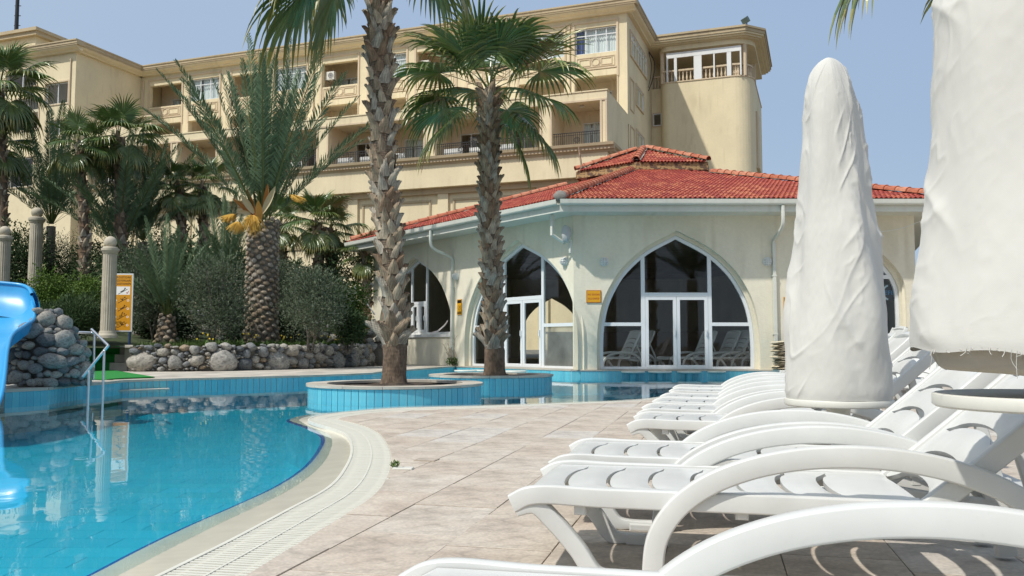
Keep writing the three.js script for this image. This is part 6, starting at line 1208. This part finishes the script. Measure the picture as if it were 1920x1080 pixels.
B_('olive_bush', 'rounded grey green olive bush before the date palm trunk on the column side', 'bush', 398, 22.2, 165, 468, ol(401, 12000));
B_('olive_bush', 'grey green olive bush on a thin stem between date palm and restaurant', 'bush', 580, 23.0, 160, 492, ol(403, 12000));
B_('olive_bush', 'large silvery bush behind the ball topped columns', 'bush', 110, 35, 200, 418, ol(405, 12000));
B_('olive_bush', 'dusky olive bush between the two ball topped columns', 'bush', 262, 27, 130, 436, ol(407, 8000));
B_('olive_bush', 'small olive bush behind the amber position board', 'bush', 290, 23.8, 100, 505, ol(409, 6500));
B_('olive_bush', 'olive bush close behind the date palm trunk', 'bush', 505, 26.5, 110, 452, ol(411, 7000));
B_('green_shrub', 'bright yellow green shrub above the boulder mound', 'shrub', 104, 24, 135, 512, { seed: 421, n: 8000, lobes: 11, len: 0.075, wid: 0.02, cols: BRIGHT });
B_('green_shrub', 'bright green shrub beside the central ball topped column', 'shrub', 158, 25.5, 90, 506, { seed: 423, n: 5500, lobes: 9, len: 0.075, wid: 0.02, cols: BRIGHT });
B_('green_shrub', 'bright green hedge shrub against the restaurant end wall', 'shrub', 648, 26.2, 110, 512, { seed: 425, n: 9000, lobes: 12, len: 0.07, wid: 0.02, cols: [...BRIGHT, [0.05, 0.10, 0.02]] });
B_('oleander_shrub', 'dark oleander shrub behind the slide and handrail', 'shrub', 120, 21.6, 180, 552, { seed: 431, n: 11000, lobes: 13, len: 0.13, wid: 0.012, cols: OLEANDER, lift: 0.5 });
B_('oleander_shrub', 'dark oleander shrub below the far ball topped column', 'shrub', 30, 24, 160, 540, { seed: 433, n: 9000, lobes: 12, len: 0.13, wid: 0.012, cols: OLEANDER, lift: 0.5 });
[[250, 30, 260, 470, 'amber board'], [350, 29, 170, 450, 'twin fan palm trunks'], [430, 30, 180, 470, 'date palm'], [530, 29.5, 160, 480, 'olive bush on a thin stem'], [610, 31, 170, 478, 'restaurant end wall'], [20, 33, 200, 430, 'far left column'], [180, 34, 220, 440, 'large silvery bush'], [340, 36, 260, 440, 'yellow date clusters']].forEach(([u, d, w, v, what], i) => B_('evergreen_shrub', `dense dark evergreen shrub in the shade behind the ${what.replace('far left column', 'column above the slide')}`, 'shrub', u, d, w, v, { seed: 441 + i, n: 7500, lobes: 12, len: 0.12, wid: 0.028, cols: DARKG }));
[[285, 24.6, 75, 575], [345, 24.8, 90, 580], [460, 24.2, 70, 575], [540, 24.6, 70, 560], [655, 24.4, 60, 575]].forEach(([u, d, w, v], i) => B_('evergreen_shrub', ['low dark shrub beside the amber board', 'low dark shrub behind the rounded olive bush', 'low dark shrub at the date palm foot', 'low dark shrub beyond the date palm foot', 'low dark shrub at the restaurant end wall'][i], 'shrub', u, d, w, v, { seed: 461 + i, n: 3800, lobes: 8, len: 0.10, wid: 0.024, cols: DARKG }));
// ---------------------------------------------------------------- date palms
const FEA = [[84, 4.8, 0.16], [73, 4.9, 0.30], [61, 4.8, 0.42], [50, 4.6, 0.40], [78, 4.4, 0.15], [40, 4.2, 0.6]].map((q, i) => featherLeaf(q[0], q[1], q[2], 500 + i));
const KNOB = [1, 2, 3].map(i => tri(rockGeo(20 + i, 1).scale(0.075, 0.085, 0.07)));
function datePalm(label, base, hgt, r0, r1, fronds, sc, opt = {}) {
  const t = thing('date_palm', label, 'palm tree', base, 0, opt.group); reseed(opt.seed || 520);
  mesh('trunk', tri(grid(26, 30, (a, b) => { const q = a * 2 * Math.PI, f = b * hgt, r = lerp(r0, r1, b) * 0.93 + 0.16 * Math.exp(-f / 0.25) + 0.02 * noise3(Math.cos(q) * 4, f * 5, Math.sin(q) * 4); return V(Math.cos(q) * r, f - 0.1, -Math.sin(q) * r); }, true)), M.barkGrey, t);
  for (let k = 0; k < (opt.knobs || 0); k++) { const f = Math.pow((k + 0.5) / opt.knobs, 0.96), q = k * 2.39996, r = lerp(r0, r1, f) * 0.95 + 0.16 * Math.exp(-f * hgt / 0.25), o = mesh('leaf_scar', KNOB[k % 3], M.boot[[4, 1, 0, 4, 2, 1][Math.floor(rnd(0, 6))]], t); o.position.set(Math.sin(q) * r, f * hgt, Math.cos(q) * r); o.rotation.set(-0.35 + rnd(-0.2, 0.2), q, rnd(-0.3, 0.3), 'YXZ'); o.scale.set(rnd(0.9, 1.4), rnd(0.7, 1.1), 0.8); }
  for (const [v, az, s, dy] of fronds) { const o = mesh('frond', FEA[v], M.leafMatt, t); o.position.set(Math.cos(az) * r1 * 0.4, hgt + (dy || 0), -Math.sin(az) * r1 * 0.4); o.rotation.y = az; o.scale.setScalar(s * sc); }
  return t;
}
const dpBase = gp(489, 24.0);
{
  const D = 24.0, top = onD(487, 412, D).y, hgt = top - dpBase.y; reseed(531); const fr = [];
  for (let k = 0; k < 30; k++) { const f = k / 29; fr.push([[0, 4, 0, 1, 4, 1, 2, 1, 2, 3][Math.floor(f * 9.99)], k * 2.39996, rnd(0.86, 1.08), 0.25 - f * 0.35]); }
  fr.push([3, 0.05, 1.0, -0.1], [3, 3.1, 1.08, -0.1], [2, 3.0, 1.0, 0], [2, 0.2, 0.95, 0]);
  const t = datePalm('large date palm with upright blue green fronds and yellow flower clusters', dpBase, hgt, 0.47, 0.42, fr, 0.97, { seed: 533, knobs: 292 });
  // spathes and flower brushes
  const loc = (u, v, d) => onD(u, v, d).sub(dpBase);
  const brush = (u, v, d, r, l, ang) => { // a spray of fine strands
    reseed(Math.round(u * 7 + v)); const a = [], o = loc(u, v, d); for (let k = 0; k < 170; k++) { const q = rnd(-1, 1), z = rnd(-0.6, 0.6), m = rnd(0.45, 1.05), e = V((Math.sin(q * 0.7) + ang * 0.8) * l * m, -Math.cos(q) * l * m * (1 - 0.3 * Math.abs(ang)), z * l); a.push(tube([o.clone(), o.clone().addScaledVector(e, 0.5).add(V(0, 0.12 * l, 0)), o.clone().add(e)], 0.0055, 4, 3)); } mesh('flower_cluster', tri(mg(a)), M.yellow, t); };
  brush(441, 402, 23.2, 0.3, 0.32, -0.9); brush(447, 416, 23.1, 0.3, 0.36, -0.3); brush(474, 404, 23.2, 0.3, 0.56, 0); brush(545, 366, 23.4, 0.3, 0.32, 1.0);
  const spathe = (a, b, w, m) => { const A2 = loc(...a), B2 = loc(...b), d = B2.clone().sub(A2), L = d.length(); d.normalize(); const s = d.clone().cross(V(0, 0, 1)).normalize(), n = s.clone().cross(d); mesh('flower_sheath', tri(grid(6, 12, (p, q) => { const wd = w * Math.pow(Math.sin(Math.PI * clamp(q * 0.9 + 0.08, 0, 1)), 0.8), x = (p - 0.5) * 2; return A2.clone().addScaledVector(d, q * L).addScaledVector(s, x * wd).addScaledVector(n, 0.6 * wd * x * x - 0.05 * Math.sin(q * 3)); })), m, t); };
  spathe([480, 410, 23.6], [462, 352, 23.3], 0.07, M.spathe); spathe([488, 412, 23.5], [484, 376, 23.1], 0.10, mat([0.62, 0.34, 0.09], 0.7, { side: THREE.DoubleSide })); spathe([478, 405, 23.6], [436, 372, 23.2], 0.06, M.spathe); spathe([492, 400, 23.6], [516, 350, 23.3], 0.09, M.spathePale); spathe([495, 395, 23.6], [502, 345, 23.4], 0.07, M.spathe); spathe([476, 400, 23.5], [452, 365, 23.2], 0.09, M.spathePale); spathe([470, 400, 23.5], [446, 396, 23.1], 0.06, M.spathePale);
}
// young date palms and garden fan palms
const dpF = (n, sd) => { reseed(sd); const o = []; for (let k = 0; k < n; k++) { const f = k / (n - 1); o.push([[0, 4, 1, 1, 2, 2, 3, 3, 5, 5][Math.floor(f * 9.99)], k * 2.39996 + rnd(-0.2, 0.2), rnd(0.85, 1.1), 0]); } return o; };
[[88, 34.5, 420, 1.0, 'young date palm with arching dark fronds behind the far ball topped column'], [215, 31.5, 470, 0.9, 'young date palm with dark drooping fronds behind the central column'], [312, 23.4, 590, 0.52, 'small date palm sprouting beside the amber position board'], [262, 33, 450, 0.8, 'young date palm below the twin fan palms'], [420, 27, 520, 0.55, 'young date palm half hidden by the rounded olive bush']].forEach(([u, d, v, sc, lab], i) => { const b = gp(u, d), h = Math.max(0.4, onD(u, v, d).y - b.y); datePalm(lab, b, h, 0.2, 0.18, dpF(24, 541 + i), sc, { seed: 551 + i, knobs: i === 2 ? 40 : 0 }); });
const gardenPalm = (u0, u1, d, vTop, n, sc, lab, sd, r = 0.2) => { const b = gp(u0, d), top = onD(u1, vTop, d); fanPalm(lab, [V(b.x, b.y - 0.1, b.z), b.clone().lerp(top, 0.5).add(V(0.05, 0, 0)), top], r, r * 0.95, crownLeaves(n, sd, sc), { seed: sd, boots: 90, bootScale: 1.1 }); };
gardenPalm(5, 0, 33, 165, 22, 1.05, 'tall fan palm before the hotel wing with long hanging leaves', 601, 0.17);
gardenPalm(-8, -12, 33.5, 270, 18, 0.85, 'lower fan palm in front of the hotel wing', 603, 0.16);
gardenPalm(222, 224, 31, 258, 20, 0.78, 'fan palm with dry skirt standing before the hotel terrace balustrade', 605, 0.24);
gardenPalm(158, 150, 30, 272, 16, 0.62, 'fan palm leaning beside the one at the terrace balustrade', 607, 0.17);
gardenPalm(340, 337, 33, 352, 18, 0.62, 'fan palm with stout trunk behind the twin olive bushes', 609, 0.19);
gardenPalm(377, 380, 33.5, 350, 18, 0.64, 'fan palm beside the date palm, its trunk catching light', 611, 0.2);
gardenPalm(597, 595, 31, 418, 18, 0.66, 'fan palm growing between date palm and restaurant roof', 613, 0.2);
gardenPalm(618, 622, 31.6, 432, 15, 0.6, 'fan palm tucked behind the restaurant end wall', 615, 0.2);
gardenPalm(528, 526, 33, 420, 16, 0.6, 'small fan palm behind the date palm fronds', 617, 0.16);
gardenPalm(684, 686, 30.5, 478, 14, 0.52, 'low fan palm at the corner of the restaurant eave', 619, 0.16);
// palms behind the viewer, mirrored in the tall arch
{ const o = datePalm('date palm across the pool, mirrored in the glass of the tall arch', V(12.6, 0, 15), 5.4, 0.42, 0.38, dpF(30, 571), 1.0, { seed: 573 }); copy(o, V(7.4, -0.6, 19), 1.1, 'second date palm across the pool, mirrored dimly in the glass'); }
// ---------------------------------------------------------------- ground cover
{
  reseed(701); const T = new Tris(), n = 15000, S = resample(wallLine, 100);
  for (let k = 0; k < n; k++) { const i = Math.floor(rnd(0, 100)), a = S[i], b = S[i + 1], t = rnd(), kx = b[0] - a[0], kz = b[1] - a[1], l = Math.hypot(kx, kz), w = 0.42 + Math.pow(rnd(), 1.3) * 2.6, p = V(lerp(a[0], b[0], t) + kz / l * w, 0, lerp(a[1], b[1], t) - kx / l * w); p.y = gardenY(p.x, p.z) + 0.0; const h = rnd(0.05, 0.16) * (rnd() < 0.15 ? 1.7 : 1), q = rnd(0, 6.28), lean = V(Math.cos(q) * h * 0.5, h, Math.sin(q) * h * 0.5), s = V(-Math.sin(q), 0, Math.cos(q)).multiplyScalar(rnd(0.006, 0.014)), kk = rnd(0.7, 1.3); T.tri(p.clone().sub(s), p.clone().add(s), p.clone().add(lean), [0.075 * kk, 0.125 * kk, 0.025 * kk]); }
  const o = mesh('grass', T.geo(), M.leafMatt, scene); o.userData.kind = 'stuff'; tag(o, 'low green grass and weeds growing behind the boulder wall', 'grass');
}
{ // broad leaf clumps along the wall top, some with yellow flowers
  reseed(711); const S = resample(wallLine, 40);
  for (let k = 0; k < 15; k++) { const i = Math.round(lerp(8, 37, k / 14)), a = S[i], b = S[i - 1], kx = a[0] - b[0], kz = a[1] - b[1], l = Math.hypot(kx, kz), w = rnd(0.32, 0.6), p = V(a[0] + kz / l * w, 0.70, a[1] - kx / l * w), t = thing('wall_plant', k % 3 ? 'clump of broad bright leaves along the boulder wall top' : 'clump of broad leaves with small yellow flowers on the wall', 'plant', p, 0, k % 3 ? 'leaf clumps on the boulder wall' : 'flowering clumps on the boulder wall'); const T = new Tris();
    for (let m = 0; m < 34; m++) { const q = rnd(0, 6.28), L = rnd(0.14, 0.30), e = rnd(0.3, 1.2), d = V(Math.cos(q) * Math.cos(e), Math.sin(e), Math.sin(q) * Math.cos(e)), s = V(-Math.sin(q), 0, Math.cos(q)), o = V(rnd(-0.22, 0.22), 0, rnd(-0.12, 0.12)), kk = rnd(0.7, 1.25), c = [0.085 * kk, 0.15 * kk, 0.03 * kk], mid = o.clone().addScaledVector(d, L * 0.55), tip = o.clone().addScaledVector(d, L).add(V(0, -0.05 * L, 0)); T.tri(o, mid.clone().addScaledVector(s, 0.03), tip, c); T.tri(o, tip, mid.clone().addScaledVector(s, -0.03), c); }
    mesh('leaf_clump', T.geo(), M.leafMatt, t);
    if (k % 3 === 0) { const f = []; for (let m = 0; m < 6; m++) { const x = rnd(-0.25, 0.25), z = rnd(-0.15, 0.15), h = rnd(0.2, 0.36); f.push(new THREE.IcosahedronGeometry(0.022, 0).translate(x, h, z)); } mesh('flower', tri(mg(f)), mat([0.75, 0.52, 0.02], 0.8), t); }
  }
}
{ // weed by the grating, wispy weed at the wall
  reseed(721); const p = onY(742, 878, 0), t = thing('crack_weed', 'small green weed growing at the grating edge', 'weed', p), T = new Tris();
  for (let m = 0; m < 60; m++) { const q = rnd(0, 6.28), L = rnd(0.015, 0.04), e = rnd(0.2, 1.3), o = V(rnd(-0.02, 0.02), rnd(0, 0.03), rnd(-0.04, 0.04)), d = V(Math.cos(q) * Math.cos(e), Math.sin(e), Math.sin(q) * Math.cos(e)), s = V(-Math.sin(q), 0, Math.cos(q)), mid = o.clone().addScaledVector(d, L * 0.5), tip = o.clone().addScaledVector(d, L), kk = rnd(0.6, 1.2), c = [0.09 * kk, 0.15 * kk, 0.03 * kk]; T.tri(o, mid.clone().addScaledVector(s, 0.006), tip, c); T.tri(o, tip, mid.clone().addScaledVector(s, -0.006), c); }
  mesh('leaf_clump', T.geo(), M.leafMatt, t);
  const wb = planHit(855, A, C).p, w = thing('wall_weed', 'wispy dry weed with green foot beside the angled wall downpipe', 'weed', V(wb[0] + wn[0] * 0.12, FD, wb[1] + wn[1] * 0.12)), st = [], T2 = new Tris();
  for (let k = 0; k < 9; k++) { const q = rnd(0, 6.28), h = rnd(0.4, 0.95), e = V(Math.cos(q) * h * 0.45, h, Math.sin(q) * h * 0.3); st.push(tube([V(), e.clone().multiplyScalar(0.5).add(V(0, 0.06, 0)), e], 0.006, 8, 4)); for (let m = 0; m < 8; m++) { const f = rnd(0.4, 1), o = e.clone().multiplyScalar(f); st.push(rod(o, o.clone().add(V(rnd(-0.1, 0.1), rnd(0, 0.12), rnd(-0.1, 0.1))), 0.003, 4)); } }
  mesh('stem', tri(mg(st)), M.boot[0], w);
  for (let m = 0; m < 160; m++) { const q = rnd(0, 6.28), L = rnd(0.05, 0.12), e = rnd(0, 1.3), o = V(rnd(-0.16, 0.16), rnd(0, 0.22), rnd(-0.1, 0.1)), d = V(Math.cos(q) * Math.cos(e), Math.sin(e), Math.sin(q) * Math.cos(e)), s = V(-Math.sin(q), 0, Math.cos(q)), mid = o.clone().addScaledVector(d, L * 0.5), tip = o.clone().addScaledVector(d, L), kk = rnd(0.6, 1.2), c = [0.075 * kk, 0.15 * kk, 0.025 * kk]; T2.tri(o, mid.clone().addScaledVector(s, 0.02), tip, c); T2.tri(o, tip, mid.clone().addScaledVector(s, -0.02), c); }
  mesh('leaf_clump', T2.geo(), M.leafMatt, w);
}
// ---------------------------------------------------------------- slide instruction board, low dark wall
{
  const D = 22.2, a = onD(212, 568, D), t = thing('position_board', 'amber board of sliding position pictures behind the central column', 'sign board', V(onD(218, 640, D).x, gardenY(a.x, a.z), -D), 0.05), top = onD(212, 513, D).y - t.position.y, bot = onD(212, 622, D).y - t.position.y, w = px(57, D), h = top - bot, yc = (top + bot) / 2;
  mesh('board', tri(rbox(w, h, 0.03, 0.005, 0, yc, 0)), M.white, t);
  const print = canvasMat(320, 620, (g, W2, H2) => {
    g.fillStyle = '#d8950f'; g.fillRect(0, 0, W2, H2); g.fillStyle = '#2a1a08'; g.textAlign = 'center'; g.font = 'bold 34px sans-serif';
    g.fillText('SLIDING POSITIONS', W2 / 2, 40, 300); g.fillText('KAYMA POZISYONLARI', W2 / 2, 76, 300); g.fillText('RUTSCH POSITIONEN', W2 / 2, 112, 300);
    g.fillStyle = '#f2f0ea'; g.fillRect(20, 130, W2 - 40, 92);
    const fig = (x, y, k) => { g.strokeStyle = '#161008'; g.lineWidth = 6; g.beginPath(); g.moveTo(x - 52, y + 34); g.lineTo(x + 52, y - 22); g.stroke(); g.lineWidth = 9; g.beginPath(); if (k % 3 === 0) { g.moveTo(x - 26, y + 8); g.lineTo(x, y - 4); g.lineTo(x + 22, y - 20); } else if (k % 3 === 1) { g.moveTo(x - 4, y); g.lineTo(x - 2, y - 34); g.lineTo(x + 8, y - 50); } else { g.moveTo(x - 24, y - 16); g.lineTo(x, y); g.lineTo(x + 6, y - 26); } g.stroke(); g.beginPath(); g.arc(x + 24, y - 30, 8, 0, 7); g.fillStyle = '#161008'; g.fill(); };
    for (const x of [80, 220]) { fig(x, 182, 0); g.strokeStyle = '#b02020'; g.lineWidth = 7; g.beginPath(); g.moveTo(x + 40, 196); g.lineTo(x + 50, 208); g.lineTo(x + 66, 182); g.stroke(); }
    for (let r = 0; r < 4; r++) for (const [c, x] of [[0, 80], [1, 220]]) { fig(x, 282 + r * 92, r + c + 1); g.fillStyle = '#f4e6d8'; g.beginPath(); g.arc(x + 62, 286 + r * 92, 13, 0, 7); g.fill(); g.fillStyle = '#a83a1a'; g.beginPath(); g.arc(x + 62, 286 + r * 92, 5, 0, 7); g.fill(); }
  });
  mesh('print', flat(w - 0.07, h - 0.07).translate(0, yc, 0.017), print, t);
  mesh('post', tri(mg([cyl(0.03, 0.03, bot + 0.1, 10, -w / 2 + 0.06, -0.1, 0), cyl(0.03, 0.03, bot + 0.1, 10, w / 2 - 0.06, -0.1, 0)])), mat([0.02, 0.05, 0.14], 0.5), t);
}
{
  const t = thing('garden_stone_wall', 'low rough stone wall in the shade behind the olive bushes', 'stone wall'); reseed(731);
  const a = gp(250, 25.4), b = gp(700, 27.5), L = Math.hypot(b.x - a.x, b.z - a.z), dx = (b.x - a.x) / L, dz = (b.z - a.z) / L;
  for (let k = 0; k < 130; k++) { const s = rnd(0, L), y = rnd(0, 0.75), o = mesh('stone', ROCKS[k % 24], M.rock[[7, 4, 2, 1, 0][k % 5]], t); o.position.set(a.x + dx * s, lerp(a.y, b.y, s / L) + y, a.z + dz * s); const q = rnd(0.12, 0.24); o.scale.set(q * 1.2, q * 0.8, q); o.rotation.set(rnd(-0.3, 0.3), rnd(0, 3), rnd(-0.3, 0.3)); }
}
renderer.render(scene, camera);
